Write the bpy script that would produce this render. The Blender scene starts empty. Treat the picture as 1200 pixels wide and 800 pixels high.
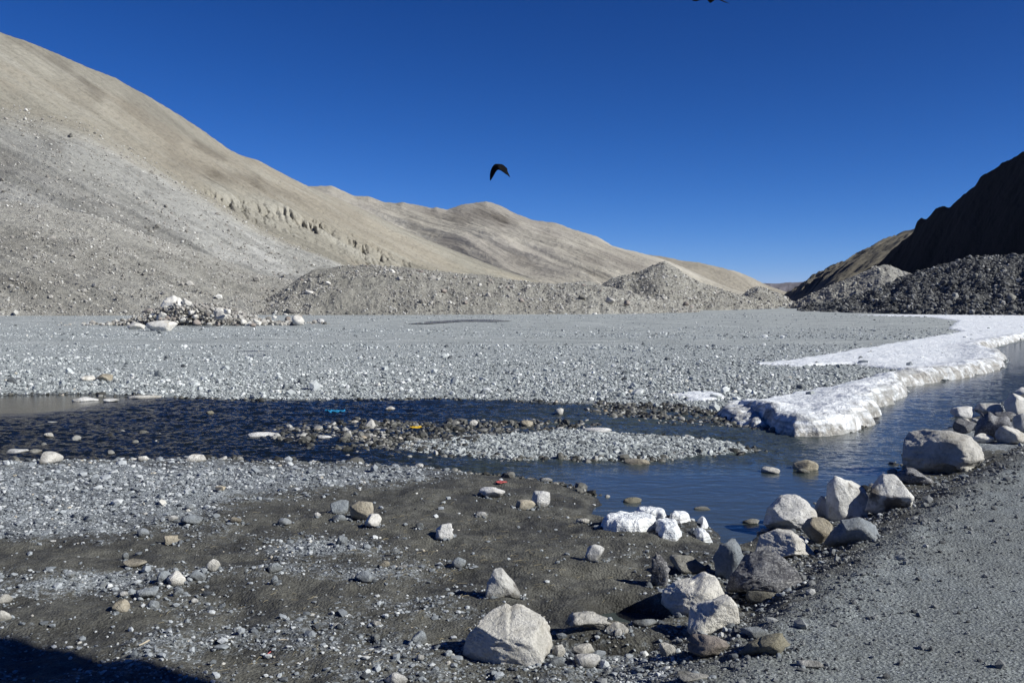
import bpy, bmesh, math, random
import numpy as np
from mathutils import Vector

# ------------------------------------------------------------------ camera, sky, sun, exposure
SC = bpy.context.scene
COL = SC.collection
CAM_Z = 3.0
F = 1152.0                                    # focal length in photo pixels (photo 1200 x 800)
PITCH = math.atan(48.0 / F)
cam_d = bpy.data.cameras.new('camera')
cam = bpy.data.objects.new('camera', cam_d)
COL.objects.link(cam)
cam.location = (0, 0, CAM_Z)
cam.rotation_euler = (math.pi / 2 - PITCH, 0, 0)
cam_d.sensor_width = 36.0
cam_d.lens = F / 1200.0 * 36.0
cam_d.clip_start = 0.1
cam_d.clip_end = 60000.0
SC.camera = cam

SUN_EL = math.radians(33)
SUN_AZ = math.radians(112)                    # clockwise from the view direction (+Y): right and a little behind
SUN = Vector((math.cos(SUN_EL) * math.sin(SUN_AZ), math.cos(SUN_EL) * math.cos(SUN_AZ), math.sin(SUN_EL)))
world = bpy.data.worlds.new('World')
SC.world = world
world.use_nodes = True
wn, wl = world.node_tree.nodes, world.node_tree.links
sky = wn.new('ShaderNodeTexSky')
sky.sky_type = 'NISHITA'
sky.sun_disc = False
sky.sun_elevation = SUN_EL
sky.sun_rotation = SUN_AZ
sky.altitude = 5200
sky.air_density = 1.0
sky.dust_density = 0.1
sky.ozone_density = 3.0
# thin dry air at five thousand metres: deeper blue overhead than the sky model gives
sep = wn.new('ShaderNodeSeparateColor'); comb = wn.new('ShaderNodeCombineColor')
wl.new(sky.outputs[0], sep.inputs[0])
for i, (gain, power) in enumerate(((0.078, 2.2), (0.228, 1.46), (0.49, 1.22))):
    pw = wn.new('ShaderNodeMath'); pw.operation = 'POWER'; pw.inputs[1].default_value = power
    ml = wn.new('ShaderNodeMath'); ml.operation = 'MULTIPLY'; ml.inputs[1].default_value = gain
    wl.new(sep.outputs[i], pw.inputs[0]); wl.new(pw.outputs[0], ml.inputs[0]); wl.new(ml.outputs[0], comb.inputs[i])
wl.new(comb.outputs[0], wn['Background'].inputs[0])
wn['Background'].inputs[1].default_value = 0.1
sun_d = bpy.data.lights.new('sun', 'SUN')
sun_d.energy = 4.6
sun_d.angle = math.radians(0.5)
sun_d.color = (1.0, 0.985, 0.92)
sun = bpy.data.objects.new('sun', sun_d)
COL.objects.link(sun)
sun.rotation_euler = SUN.to_track_quat('Z', 'Y').to_euler()
SC.view_settings.view_transform = 'Standard'
SC.view_settings.look = 'None'
SC.view_settings.exposure = 0.5
SC.view_settings.gamma = 1.0

RS = np.random.RandomState
rad = math.radians

# ------------------------------------------------------------------ numbers: noise, projection, polygons
def _hash(ix, iy, iz, seed):
    h = (ix.astype(np.uint32) * np.uint32(374761393) + iy.astype(np.uint32) * np.uint32(668265263)
         + iz.astype(np.uint32) * np.uint32(2147483647 - 58) + np.uint32((seed * 974711) & 0xffffffff))
    h = (h ^ (h >> np.uint32(13))) * np.uint32(1274126177)
    return h ^ (h >> np.uint32(16))

def perlin(x, y, z=None, seed=0):
    x = np.asarray(x, float); y = np.asarray(y, float)
    xi = np.floor(x); yi = np.floor(y); fx = x - xi; fy = y - yi
    u = fx * fx * fx * (fx * (fx * 6 - 15) + 10); v = fy * fy * fy * (fy * (fy * 6 - 15) + 10)
    xi = xi.astype(np.int64); yi = yi.astype(np.int64)
    if z is None:
        zero = np.zeros_like(xi)
        def g(i, j):
            a = (_hash(xi + i, yi + j, zero, seed) & np.uint32(1023)) * (2 * np.pi / 1024)
            return np.cos(a) * (fx - i) + np.sin(a) * (fy - j)
        a = g(0, 0); b = g(1, 0); c = g(0, 1); d = g(1, 1)
        return 1.45 * ((a + (b - a) * u) * (1 - v) + (c + (d - c) * u) * v)
    z = np.asarray(z, float); zi = np.floor(z); fz = z - zi; w = fz * fz * fz * (fz * (fz * 6 - 15) + 10)
    zi = zi.astype(np.int64)
    def g3(i, j, k):
        h = _hash(xi + i, yi + j, zi + k, seed)
        a = (h & np.uint32(1023)) * (2 * np.pi / 1024)
        cz = ((h >> np.uint32(10)) & np.uint32(1023)) / 511.5 - 1.0
        s = np.sqrt(np.maximum(0, 1 - cz * cz))
        return s * np.cos(a) * (fx - i) + s * np.sin(a) * (fy - j) + cz * (fz - k)
    out = 0
    for k, wk in ((0, 1 - w), (1, w)):
        a = g3(0, 0, k); b = g3(1, 0, k); c = g3(0, 1, k); d = g3(1, 1, k)
        out = out + wk * ((a + (b - a) * u) * (1 - v) + (c + (d - c) * u) * v)
    return 1.3 * out

def fbm(x, y, z=None, octv=4, seed=0, gain=0.5, ridged=False):
    s = 0; a = 1.0; f = 1.0; n = 0
    for o in range(octv):
        p = perlin(np.asarray(x) * f, np.asarray(y) * f, None if z is None else np.asarray(z) * f, seed + o * 17)
        if ridged: p = 1 - 2 * np.abs(p)
        s = s + a * p; n += a; a *= gain; f *= 2.03
    return s / n

def sstep(a, b, x):
    t = np.clip((x - a) / (b - a), 0, 1)
    return t * t * (3 - 2 * t)

sp, cp = math.sin(PITCH), math.cos(PITCH)
def ray(px, py):
    cx = (px - 600) / F; cy = -(py - 400) / F
    return np.array((cx, cy * sp + cp, cy * cp - sp))
def on_z(px, py, z=0.0):
    r = ray(px, py); t = (z - CAM_Z) / r[2]
    return r[0] * t, r[1] * t
def at_d(px, py, d):
    r = ray(px, py); t = d / r[1]
    return np.array((r[0] * t, d, CAM_Z + r[2] * t))
def project(x, y, z):
    rz = z - CAM_Z
    zc = np.maximum(y * cp - rz * sp, 1e-3)
    return 600 + F * x / zc, 400 - F * (y * sp + rz * cp) / zc

def sdf(x, y, poly):                          # positive inside
    d2 = np.full(x.shape, 1e18); ins = np.zeros(x.shape, bool)
    n = len(poly)
    for i in range(n):
        ax, ay = poly[i]; bx, by = poly[(i + 1) % n]
        ex, ey = bx - ax, by - ay
        wx, wy = x - ax, y - ay
        t = np.clip((wx * ex + wy * ey) / (ex * ex + ey * ey + 1e-12), 0, 1)
        qx = wx - ex * t; qy = wy - ey * t
        d2 = np.minimum(d2, qx * qx + qy * qy)
        c = (ay > y) != (by > y)
        with np.errstate(divide='ignore', invalid='ignore'):
            xi = ax + (y - ay) * ex / (ey if abs(ey) > 1e-12 else 1e-12)
        ins ^= c & (x < xi)
    d = np.sqrt(d2)
    return np.where(ins, d, -d)

RIVER = [on_z(*p) for p in [
    (-500, 466), (-150, 465), (0, 463), (60, 462), (110, 463), (200, 467), (300, 470), (420, 470), (500, 469), (600, 470), (680, 474),
    (740, 478), (800, 484), (850, 491), (900, 503), (950, 510), (1000, 505), (1030, 494), (1040, 476), (1062, 462),
    (1066, 452), (1110, 446), (1150, 440), (1178, 431), (1182, 421), (1155, 412), (1200, 400), (1300, 388), (1500, 377),
    (1800, 380), (1500, 392), (1300, 418), (1200, 452), (1160, 478), (1130, 493), (1100, 512), (1068, 534), (1058, 556), (1020, 574),
    (975, 590), (940, 602), (905, 615), (882, 632), (862, 640), (846, 634), (832, 614), (792, 607), (752, 605), (716, 607), (696, 604),
    (704, 590), (684, 577), (640, 566), (580, 559), (520, 551), (440, 546), (340, 543), (260, 540), (160, 540), (60, 542), (0, 543),
    (-150, 546), (-500, 548)]]
ISLE = [on_z(px, py, 0.05) for px, py in [
    (470, 519), (540, 511), (600, 508), (650, 503), (700, 504), (740, 508), (800, 512), (850, 517), (890, 526), (850, 530), (800, 532), (760, 536),
    (690, 536), (640, 534), (600, 537), (560, 533), (515, 528), (480, 526)]]
SHOAL = [on_z(px, py, 0.0) for px, py in [
    (320, 500), (420, 494), (520, 494), (620, 492), (700, 494), (700, 506), (600, 512), (520, 532), (440, 531), (380, 524), (330, 515)]]
SPIT = [on_z(px, py, 0.0) for px, py in [
    (700, 474), (800, 480), (880, 494), (915, 505), (860, 499), (800, 497), (740, 492), (690, 484)]]
ROAD_EDGE = [(700, 1000), (775, 820), (850, 752), (930, 704), (990, 660), (1040, 620), (1090, 586), (1140, 560), (1200, 528),
             (1300, 490), (1500, 447), (1900, 415)]
ROAD_Z = 0.5
ROAD = [on_z(px, py, ROAD_Z) for px, py in ROAD_EDGE] + [(120, 48), (120, -30), (-2, -30), (-1.2, 0)]

def land_z(x, y):
    r = np.hypot(x, y)
    z = 0.15 + 0.0016 * np.clip(r - 28, 0, 140)
    z = z + 0.05 * fbm(x / 2.7, y / 2.7, octv=3, seed=3) * sstep(300, 20, r)
    near = sstep(20, 9, r)
    z = z + near * 0.10 * fbm(x / 1.1, y / 0.9, octv=3, seed=5)
    return z

PITS = [(on_z(738, 716, 0.1), 0.34, 0.26, 0.62), (on_z(690, 750, 0.2), 0.42, 0.16, 0.34), (on_z(700, 668, 0.2), 0.30, 0.14, 0.10)]
def sd_land(x, y):
    wob = 0.18 * fbm(x / 0.9, y / 0.9, octv=3, seed=11) + 0.3 * fbm(x / 3.5, y / 3.5, octv=2, seed=12) * sstep(12, 25, y)
    land = -sdf(x, y, RIVER) + wob
    isle = sdf(x, y, ISLE) + wob
    return land, isle, wob

def H(x, y, fine=True):
    x = np.asarray(x, float); y = np.asarray(y, float)
    shp = x.shape; x = x.ravel(); y = y.ravel()
    z = np.full(x.shape, 0.36)
    r = np.hypot(x, y)
    m = r < 400
    X, Y = x[m], y[m]
    zl = land_z(X, Y)
    sdr = sdf(X, Y, ROAD) + 0.15 * fbm(X / 0.8, Y / 0.8, octv=2, seed=21)
    rb = sstep(-1.0, 0.35, sdr)
    zl = zl * (1 - rb) + (ROAD_Z + 0.03 * fbm(X / 1.6, Y / 1.6, octv=3, seed=8)) * rb
    land, isle, wob = sd_land(X, Y)
    k = 0.35 + 0.55 * sstep(15, 30, Y)
    zz = np.where(land > 0, zl * (1 - np.exp(-np.maximum(land, 0) / k)), -0.34 * (1 - np.exp(np.minimum(land, 0) / 0.6)))
    zi = np.where(isle > 0, 0.13 * (1 - np.exp(-np.maximum(isle, 0) / 0.7)), -0.34 * (1 - np.exp(np.minimum(isle, 0) / 0.5)))
    zz = np.maximum(zz, zi)
    sh = np.maximum(sdf(X, Y, SHOAL), sdf(X, Y, SPIT)) + wob
    zz = np.maximum(zz, -0.34 + 0.33 * sstep(-0.5, 0.5, sh) + 0.05 * fbm(X / 0.6, Y / 0.6, octv=2, seed=31) * sstep(-0.5, 0.3, sh))
    for (cx, cy), rx, ry, dep in PITS:
        zz = zz - dep * np.exp(-(((X - cx) / rx) ** 2 + ((Y - cy) / ry) ** 2) ** 1.5)
    if fine:
        dry = sstep(-0.1, 0.05, zz)
        n1 = fbm(X / 0.16, Y / 0.16, octv=3, seed=41)
        n2 = fbm(X / 0.45, Y / 0.45, octv=2, seed=43)
        amp = sstep(45, 15, Y) * dry
        rough = 1 - 0.6 * sstep(0.2, 0.8, sdr)
        zz = zz + amp * rough * (0.022 * n1 + 0.042 * n2)
    z[m] = zz
    return z.reshape(shp)

def ground_at(px, py):                        # where the sight line of a photo pixel meets the modelled ground
    r = ray(px, py)
    t = np.geomspace(3.0, 400.0, 900)
    X = r[0] * t; Y = r[1] * t; Z = CAM_Z + r[2] * t
    g = np.maximum(H(X, Y, False), -0.02)
    i = int(np.argmax(Z < g))
    if i == 0: i = len(t) - 1
    a = (Z[i - 1] - g[i - 1]); b = (g[i] - Z[i]); w = a / max(a + b, 1e-9)
    return np.array((X[i - 1] + (X[i] - X[i - 1]) * w, Y[i - 1] + (Y[i] - Y[i - 1]) * w, g[i - 1] + (g[i] - g[i - 1]) * w))

# ------------------------------------------------------------------ objects
def tag(o, label=None, cat=None, group=None, kind=None):
    if label: o['label'] = label
    if cat: o['category'] = cat
    if group: o['group'] = group
    if kind: o['kind'] = kind
    return o

def mesh_np(name, V, faces, mat=None, smooth=True, attrs=None):
    """faces: (n,3) or (n,4) int array"""
    me = bpy.data.meshes.new(name)
    V = np.ascontiguousarray(V, np.float32); faces = np.ascontiguousarray(faces, np.int32)
    n, k = faces.shape
    me.vertices.add(len(V)); me.vertices.foreach_set('co', V.ravel())
    me.loops.add(n * k); me.loops.foreach_set('vertex_index', faces.ravel())
    me.polygons.add(n)
    me.polygons.foreach_set('loop_start', np.arange(n, dtype=np.int32) * k)
    me.polygons.foreach_set('use_smooth', np.full(n, smooth, bool))
    for an, typ, dat in (attrs or []):
        a = me.attributes.new(an, typ, 'POINT')
        key = {'FLOAT': 'value', 'FLOAT_VECTOR': 'vector'}[typ]
        a.data.foreach_set(key, np.ascontiguousarray(dat, np.float32).ravel())
    me.update(calc_edges=True)
    if mat: me.materials.append(mat)
    return me

def link(name, me, parent=None):
    o = bpy.data.objects.new(name, me); COL.objects.link(o)
    if parent: o.parent = parent
    return o

def grid_faces(nr, nc):
    i = np.arange(nr - 1)[:, None]; j = np.arange(nc - 1)[None, :]
    a = i * nc + j
    return np.stack([a, a + 1, a + nc + 1, a + nc], -1).reshape(-1, 4)

# ------------------------------------------------------------------ materials
class NB:
    def __init__(s, name):
        s.m = bpy.data.materials.new(name); s.m.use_nodes = True
        s.t = s.m.node_tree; s.b = s.t.nodes['Principled BSDF']; s.b.inputs['Specular IOR Level'].default_value = 0.25
    def n(s, typ, **kw):
        x = s.t.nodes.new(typ)
        for k, v in kw.items(): setattr(x, k, v)
        return x
    def put(s, sock, v):
        if v is None: return
        if hasattr(v, 'is_linked') or isinstance(v, bpy.types.NodeSocket): s.t.links.new(v, sock)
        else: sock.default_value = v
    def pos(s): return s.n('ShaderNodeNewGeometry').outputs['Position']
    def obj(s): return s.n('ShaderNodeTexCoord').outputs['Object']
    def attr(s, name, out='Fac'): return s.n('ShaderNodeAttribute', attribute_name=name).outputs[out]
    def rnd(s): return s.n('ShaderNodeObjectInfo').outputs['Random']
    def noise(s, vec, scale, detail=4, rough=0.55, dist=0.0):
        x = s.n('ShaderNodeTexNoise'); s.put(x.inputs['Vector'], vec); x.inputs['Scale'].default_value = scale
        x.inputs['Detail'].default_value = detail; x.inputs['Roughness'].default_value = rough; x.inputs['Distortion'].default_value = dist
        return x.outputs['Fac']
    def voro(s, vec, scale, feature='F1', out='Distance', rnd=1.0):
        x = s.n('ShaderNodeTexVoronoi', feature=feature); s.put(x.inputs['Vector'], vec); x.inputs['Scale'].default_value = scale
        x.inputs['Randomness'].default_value = rnd
        return x.outputs[out]
    def mapv(s, vec, scale=(1, 1, 1), loc=(0, 0, 0)):
        x = s.n('ShaderNodeMapping'); s.put(x.inputs['Vector'], vec); x.inputs['Scale'].default_value = scale; x.inputs['Location'].default_value = loc
        return x.outputs[0]
    def ramp(s, f, stops):
        x = s.n('ShaderNodeValToRGB'); s.put(x.inputs[0], f); e = x.color_ramp.elements
        while len(e) < len(stops): e.new(0.5)
        for q, (p, c) in zip(e, stops):
            q.position = p; q.color = (c, c, c, 1) if not hasattr(c, '__len__') else (*c[:3], 1)
        return x.outputs[0]
    def math(s, op, a, b=0.0, c=None):
        x = s.n('ShaderNodeMath', operation=op); s.put(x.inputs[0], a); s.put(x.inputs[1], b)
        if c is not None: s.put(x.inputs[2], c)
        return x.outputs[0]
    def mix(s, f, a, b, mode='MIX'):
        x = s.n('ShaderNodeMix', data_type='RGBA', blend_type=mode)
        s.put(x.inputs[0], f)
        for k, v in ((6, a), (7, b)):
            s.put(x.inputs[k], (*v, 1) if isinstance(v, tuple) and len(v) == 3 else v)
        return x.outputs[2]
    def bump(s, h, strength=0.5, dist=0.02, normal=None):
        x = s.n('ShaderNodeBump'); x.inputs['Strength'].default_value = strength; x.inputs['Distance'].default_value = dist
        s.put(x.inputs['Height'], h)
        if normal is not None: s.put(x.inputs['Normal'], normal)
        return x.outputs[0]
    def done(s, col, rough=0.9, normal=None):
        s.put(s.b.inputs['Base Color'], (*col, 1) if isinstance(col, tuple) and len(col) == 3 else col)
        s.put(s.b.inputs['Roughness'], rough)
        if normal is not None: s.put(s.b.inputs['Normal'], normal)
        return s.m

def mat_ground():
    b = NB('ground_material'); P = b.pos()
    gravel = b.attr('gravel'); wet = b.attr('wet'); far = b.attr('far'); road = b.attr('road')
    cells = b.voro(P, 38, out='Color'); cb = b.n('ShaderNodeSeparateColor'); b.put(cb.inputs[0], cells)
    cells2 = b.voro(P, 90, out='Color'); cb2 = b.n('ShaderNodeSeparateColor'); b.put(cb2.inputs[0], cells2)
    cells3 = b.voro(P, 9, out='Color'); cb3 = b.n('ShaderNodeSeparateColor'); b.put(cb3.inputs[0], cells3)
    big = b.noise(P, 0.9, 5, 0.6); mid = b.noise(P, 7, 5, 0.65); fine = b.noise(P, 60, 3, 0.7)
    mud = b.ramp(mid, [(0.25, (0.068, 0.067, 0.057)), (0.52, (0.128, 0.127, 0.111)), (0.78, (0.20, 0.20, 0.18))])
    mud = b.mix(b.ramp(fine, [(0.35, 0.55), (0.65, 0.0)]), mud, (0.02, 0.019, 0.017))
    # pebbly grit: every cell a stone of its own grey
    gcol = b.ramp(cb.outputs[0], [(0.0, (0.11, 0.122, 0.132)), (0.4, (0.25, 0.277, 0.296)), (0.8, (0.40, 0.43, 0.452)), (1.0, (0.55, 0.575, 0.59))])
    gcol2 = b.ramp(cb2.outputs[1], [(0.0, (0.06, 0.068, 0.072)), (0.6, (0.20, 0.22, 0.232)), (1.0, (0.42, 0.445, 0.46))])
    gcol = b.mix(b.ramp(mid, [(0.42, 0.0), (0.58, 1.0)]), gcol, gcol2)
    msk = b.math('ADD', gravel, b.math('MULTIPLY', b.math('SUBTRACT', b.noise(P, 14, 4, 0.7), 0.5), 1.5))
    near = b.mix(b.ramp(msk, [(0.38, 0.0), (0.62, 1.0)]), mud, gcol)
    # far plain: cobble cells and wide dull bands of sand
    fcol = b.ramp(cb3.outputs[0], [(0.0, (0.16, 0.18, 0.183)), (0.5, (0.31, 0.337, 0.338)), (1.0, (0.49, 0.515, 0.505))])
    sand = b.ramp(b.noise(b.mapv(P, (0.3, 1, 1)), 0.55, 8, 0.78), [(0.33, (0.19, 0.209, 0.21)), (0.5, (0.31, 0.332, 0.327)), (0.64, (0.46, 0.482, 0.47))])
    farc = b.mix(b.ramp(msk, [(0.3, 0.0), (0.6, 1.0)]), sand, fcol)
    col = b.mix(far, near, farc)
    rc = b.ramp(b.noise(P, 26, 5, 0.75), [(0.3, (0.075, 0.084, 0.085)), (0.48, (0.155, 0.172, 0.173)), (0.66, (0.255, 0.277, 0.277))])
    rc = b.mix(b.ramp(cb2.outputs[0], [(0.5, 0.0), (0.75, 0.9)]), rc, gcol2)
    rc = b.mix(b.ramp(big, [(0.35, 0.35), (0.6, 0.0)]), rc, (0.13, 0.132, 0.118))
    wear = b.noise(b.mapv(P, (1.0, 0.45, 1.0)), 0.8, 4, 0.6, 0.8)
    rc = b.mix(b.ramp(wear, [(0.48, 0.0), (0.62, 0.6)]), rc, b.mix(1.0, rc, (1.35, 1.36, 1.36), 'MULTIPLY'))
    col = b.mix(road, col, rc)
    dark = b.mix(1.0, col, (0.33, 0.33, 0.34), 'MULTIPLY')
    col = b.mix(wet, col, dark)
    rough = b.math('SUBTRACT', 0.95, b.math('MULTIPLY', wet, 0.45))
    hgt = b.math('ADD', b.math('MULTIPLY', b.voro(P, 38), 0.7), b.math('MULTIPLY', b.noise(P, 30, 5, 0.7), 1.2))
    nrm = b.bump(hgt, 0.75, 0.03)
    return b.done(col, rough, nrm)

def mat_hill(name, ramp_main, streak, tint2=None, speck=0.35, stretch=0.06, sc=0.02, speck_scale=0.6, bump=1.0, bdist=1.2, blend_col=(0.285, 0.265, 0.215)):
    b = NB(name); P = b.pos(); S = b.attr('slope', 'Vector')
    a = b.noise(b.mapv(S, (sc, sc * 0.35, sc)), 1.0, 7, 0.6, 0.6)
    st = b.noise(b.mapv(S, (streak, streak * stretch, 1)), 1.0, 9, 0.72, 0.25)
    f = b.math('ADD', b.math('MULTIPLY', a, 0.55), b.math('MULTIPLY', st, 0.45))
    col = b.ramp(f, ramp_main)
    if tint2: col = b.mix(b.ramp(b.noise(P, sc * 0.6, 5, 0.6), [(0.46, 0.0), (0.6, 0.6)]), col, tint2)
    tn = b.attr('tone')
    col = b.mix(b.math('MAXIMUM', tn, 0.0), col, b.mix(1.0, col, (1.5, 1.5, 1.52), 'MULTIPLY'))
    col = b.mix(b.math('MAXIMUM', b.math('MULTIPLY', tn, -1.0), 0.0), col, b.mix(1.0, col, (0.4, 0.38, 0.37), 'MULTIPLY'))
    col = b.mix(b.attr('blend'), col, blend_col)
    sp_ = b.noise(P, speck_scale, 5, 0.75)
    col = b.mix(b.ramp(sp_, [(0.36, speck), (0.5, 0.0)]), col, b.mix(1.0, col, (0.4, 0.4, 0.42), 'MULTIPLY'))
    col = b.mix(b.ramp(sp_, [(0.55, 0.0), (0.72, speck)]), col, b.mix(1.0, col, (1.35, 1.35, 1.35), 'MULTIPLY'))
    h = b.math('ADD', b.noise(P, speck_scale, 6, 0.75), b.math('MULTIPLY', st, 1.2))
    return b.done(col, 0.95, b.bump(h, bump, bdist))

def mat_rock(name, lo, mid, hi, stain=None, vein=None, crack=0.5, sscale=1.0):
    """lo/mid/hi: mineral tones; coordinates of the rock itself, so scale follows its size"""
    b = NB(name); O = b.obj(); r = b.rnd()
    off = b.n('ShaderNodeCombineXYZ'); b.put(off.inputs[0], b.math('MULTIPLY', r, 37.0)); b.put(off.inputs[1], b.math('MULTIPLY', r, 91.0))
    va = b.n('ShaderNodeVectorMath', operation='ADD'); b.put(va.inputs[0], O); b.put(va.inputs[1], off.outputs[0])
    V = va.outputs[0]
    n1 = b.noise(V, 5 * sscale, 6, 0.65, 0.5); n2 = b.noise(V, 40 * sscale, 5, 0.7)
    col = b.ramp(b.math('ADD', b.math('MULTIPLY', n1, 0.65), b.math('MULTIPLY', n2, 0.35)), [(0.32, lo), (0.5, mid), (0.66, hi)])
    if stain: col = b.mix(b.ramp(b.noise(V, 2.6 * sscale, 4, 0.55), [(0.54, 0.0), (0.62, 0.85)]), col, stain)
    if vein:
        w = b.noise(b.mapv(V, (1, 1.6, 3.2)), 6 * sscale, 5, 0.65, 1.4)
        col = b.mix(b.ramp(w, [(0.47, 0.0), (0.5, 0.8), (0.53, 0.0)]), col, vein)
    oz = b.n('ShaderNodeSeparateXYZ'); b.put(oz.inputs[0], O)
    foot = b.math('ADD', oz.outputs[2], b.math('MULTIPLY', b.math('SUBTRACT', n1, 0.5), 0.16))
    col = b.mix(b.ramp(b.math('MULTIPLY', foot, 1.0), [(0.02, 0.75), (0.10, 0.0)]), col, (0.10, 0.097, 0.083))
    col = b.mix(b.ramp(b.noise(V, 1.7 * sscale, 5, 0.7), [(0.52, 0.0), (0.66, 0.6)]), col, b.mix(1.0, col, (0.55, 0.51, 0.45), 'MULTIPLY'))
    n3 = b.noise(V, 13 * sscale, 6, 0.75, 0.3)
    col = b.mix(b.ramp(n3, [(0.33, 0.6), (0.45, 0.0)]), col, b.mix(1.0, col, (0.5, 0.48, 0.45), 'MULTIPLY'))
    tv = b.n('ShaderNodeHueSaturation'); b.put(tv.inputs['Color'], col); b.put(tv.inputs['Value'], b.math('MULTIPLY_ADD', r, 0.4, 0.8))
    ck = b.voro(b.mapv(V, (1, 1, 1.5)), 5 * sscale, 'DISTANCE_TO_EDGE')
    h = b.math('ADD', b.math('MULTIPLY', b.ramp(ck, [(0.0, 0.0), (0.05, 1.0)]), crack * 0.10), b.math('ADD', b.math('MULTIPLY', n1, 0.7), b.math('ADD', b.math('MULTIPLY', n2, 0.35), b.math('MULTIPLY', n3, 0.8))))
    return b.done(tv.outputs[0], 0.88, b.bump(h, 0.9, 0.06 / sscale))

def mat_stones(name, stops, rough=0.9, bs=30, bd=0.01):
    b = NB(name); t = b.attr('tint'); P = b.pos()
    col = b.ramp(t, stops)
    n = b.noise(P, bs, 4, 0.7)
    col = b.mix(b.ramp(n, [(0.3, 0.35), (0.6, 0.0)]), col, b.mix(1.0, col, (0.55, 0.55, 0.56), 'MULTIPLY'))
    return b.done(col, rough, b.bump(n, 0.6, bd))

def mat_plain(name, col, rough=0.6):
    b = NB(name); b.b.inputs['Specular IOR Level'].default_value = 0.08; n = b.noise(b.obj(), 30, 4)
    c = b.mix(b.ramp(n, [(0.3, 0.5), (0.7, 0.0)]), col, tuple(v * 0.6 for v in col))
    return b.done(c, rough, b.bump(n, 0.3, 0.005))

def mat_water():
    b = NB('water_material'); P = b.pos(); calm = b.attr('calm'); milky = b.attr('milky')
    flow = b.mapv(P, (0.55, 1.0, 1.0))
    n1 = b.noise(flow, 3.2, 5, 0.6, 0.6); n2 = b.noise(flow, 13, 4, 0.6, 0.4); n3 = b.noise(b.mapv(P, (0.2, 0.9, 1)), 1.6, 3, 0.5)
    col = b.mix(milky, (0.006, 0.009, 0.011), (0.042, 0.054, 0.053))
    col = b.mix(b.math('MULTIPLY', milky, b.ramp(n3, [(0.4, 0.0), (0.7, 0.5)])), col, (0.055, 0.07, 0.071))
    foam = b.ramp(b.math('ADD', b.math('MULTIPLY', n1, 0.5), b.math('MULTIPLY', b.noise(flow, 26, 4, 0.7), 0.5)), [(0.655, 0.0), (0.69, 0.75)])
    foam = b.math('MULTIPLY', foam, b.math('SUBTRACT', 1.0, calm))
    col = b.mix(foam, col, (0.5, 0.54, 0.58))
    h = b.math('ADD', b.math('MULTIPLY', n1, 1.0), b.math('MULTIPLY', n2, 0.4))
    h = b.math('MULTIPLY', h, b.math('SUBTRACT', 1.0, calm))
    nrm = b.bump(h, 0.8, 0.12)
    b.b.inputs['IOR'].default_value = 1.33
    b.b.inputs['Specular IOR Level'].default_value = 0.36
    return b.done(col, b.math('MULTIPLY_ADD', foam, 0.5, 0.07), nrm)

def mat_ice():
    b = NB('ice_material'); P = b.pos()
    top = b.attr('inner')
    n = b.noise(P, 1.1, 6, 0.65); f = b.noise(P, 7, 5, 0.7)
    snow = b.ramp(n, [(0.3, (0.66, 0.70, 0.73)), (0.55, (0.84, 0.86, 0.875))])
    snow = b.mix(b.ramp(b.noise(P, 0.5, 5, 0.7), [(0.56, 0.0), (0.72, 0.4)]), snow, (0.5, 0.52, 0.53))
    dirt = b.ramp(f, [(0.35, (0.10, 0.092, 0.078)), (0.6, (0.36, 0.335, 0.29)), (0.75, (0.7, 0.7, 0.7))])
    # grit sticks in the undercut rim of the shelf
    dm = b.math('ADD', top, b.math('MULTIPLY', b.math('SUBTRACT', b.noise(P, 1.6, 5, 0.7), 0.5), 1.7))
    col = b.mix(b.ramp(dm, [(0.02, 0.9), (0.3, 0.0)]), snow, dirt)
    b.b.inputs['Subsurface Weight'].default_value = 0.0
    lay = b.noise(b.mapv(P, (0.5, 0.5, 11)), 1.0, 5, 0.6, 0.3)
    col = b.mix(b.math('MULTIPLY', b.ramp(lay, [(0.5, 0.0), (0.58, 0.7)]), b.ramp(top, [(0.35, 1.0), (0.75, 0.0)])), col, (0.33, 0.33, 0.315))
    h = b.math('ADD', b.noise(P, 3.0, 6, 0.7), b.math('ADD', b.math('MULTIPLY', f, 0.5), b.math('MULTIPLY', lay, 0.6)))
    return b.done(col, 0.55, b.bump(h, 0.9, 0.16))

M = {}
M['ground'] = mat_ground()
M['scree'] = mat_hill('scree_material', [(0.36, (0.195, 0.195, 0.178)), (0.45, (0.275, 0.273, 0.252)), (0.54, (0.35, 0.347, 0.322)), (0.64, (0.45, 0.447, 0.42))], 0.07, speck=0.45, speck_scale=0.5, stretch=0.07)
M['scree_near'] = mat_hill('near_scree_material', [(0.34, (0.21, 0.203, 0.178)), (0.46, (0.315, 0.306, 0.272)), (0.6, (0.41, 0.40, 0.36))], 0.06, speck=0.5, speck_scale=0.7, stretch=0.25)
M['tan'] = mat_hill('tan_slope_material', [(0.33, (0.15, 0.143, 0.118)), (0.43, (0.225, 0.212, 0.175)), (0.53, (0.29, 0.274, 0.227)), (0.64, (0.355, 0.34, 0.292))], 0.09, tint2=(0.29, 0.258, 0.202), speck=0.4, speck_scale=0.35, stretch=0.11, sc=0.014, bump=1.0, bdist=1.6)
M['tan_mid'] = mat_hill('brown_slope_material', [(0.33, (0.20, 0.188, 0.162)), (0.45, (0.32, 0.297, 0.25)), (0.56, (0.40, 0.375, 0.318)), (0.68, (0.50, 0.475, 0.415))], 0.016, tint2=(0.23, 0.212, 0.19), speck=0.25, speck_scale=0.05, stretch=0.12, sc=0.0045, bdist=5)
M['tan_far'] = mat_hill('far_slope_material', [(0.35, (0.17, 0.155, 0.125)), (0.5, (0.27, 0.245, 0.198)), (0.65, (0.36, 0.33, 0.275))], 0.008, tint2=(0.2, 0.182, 0.15), speck=0.2, speck_scale=0.02, stretch=0.15, sc=0.002, bdist=8)
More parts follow.
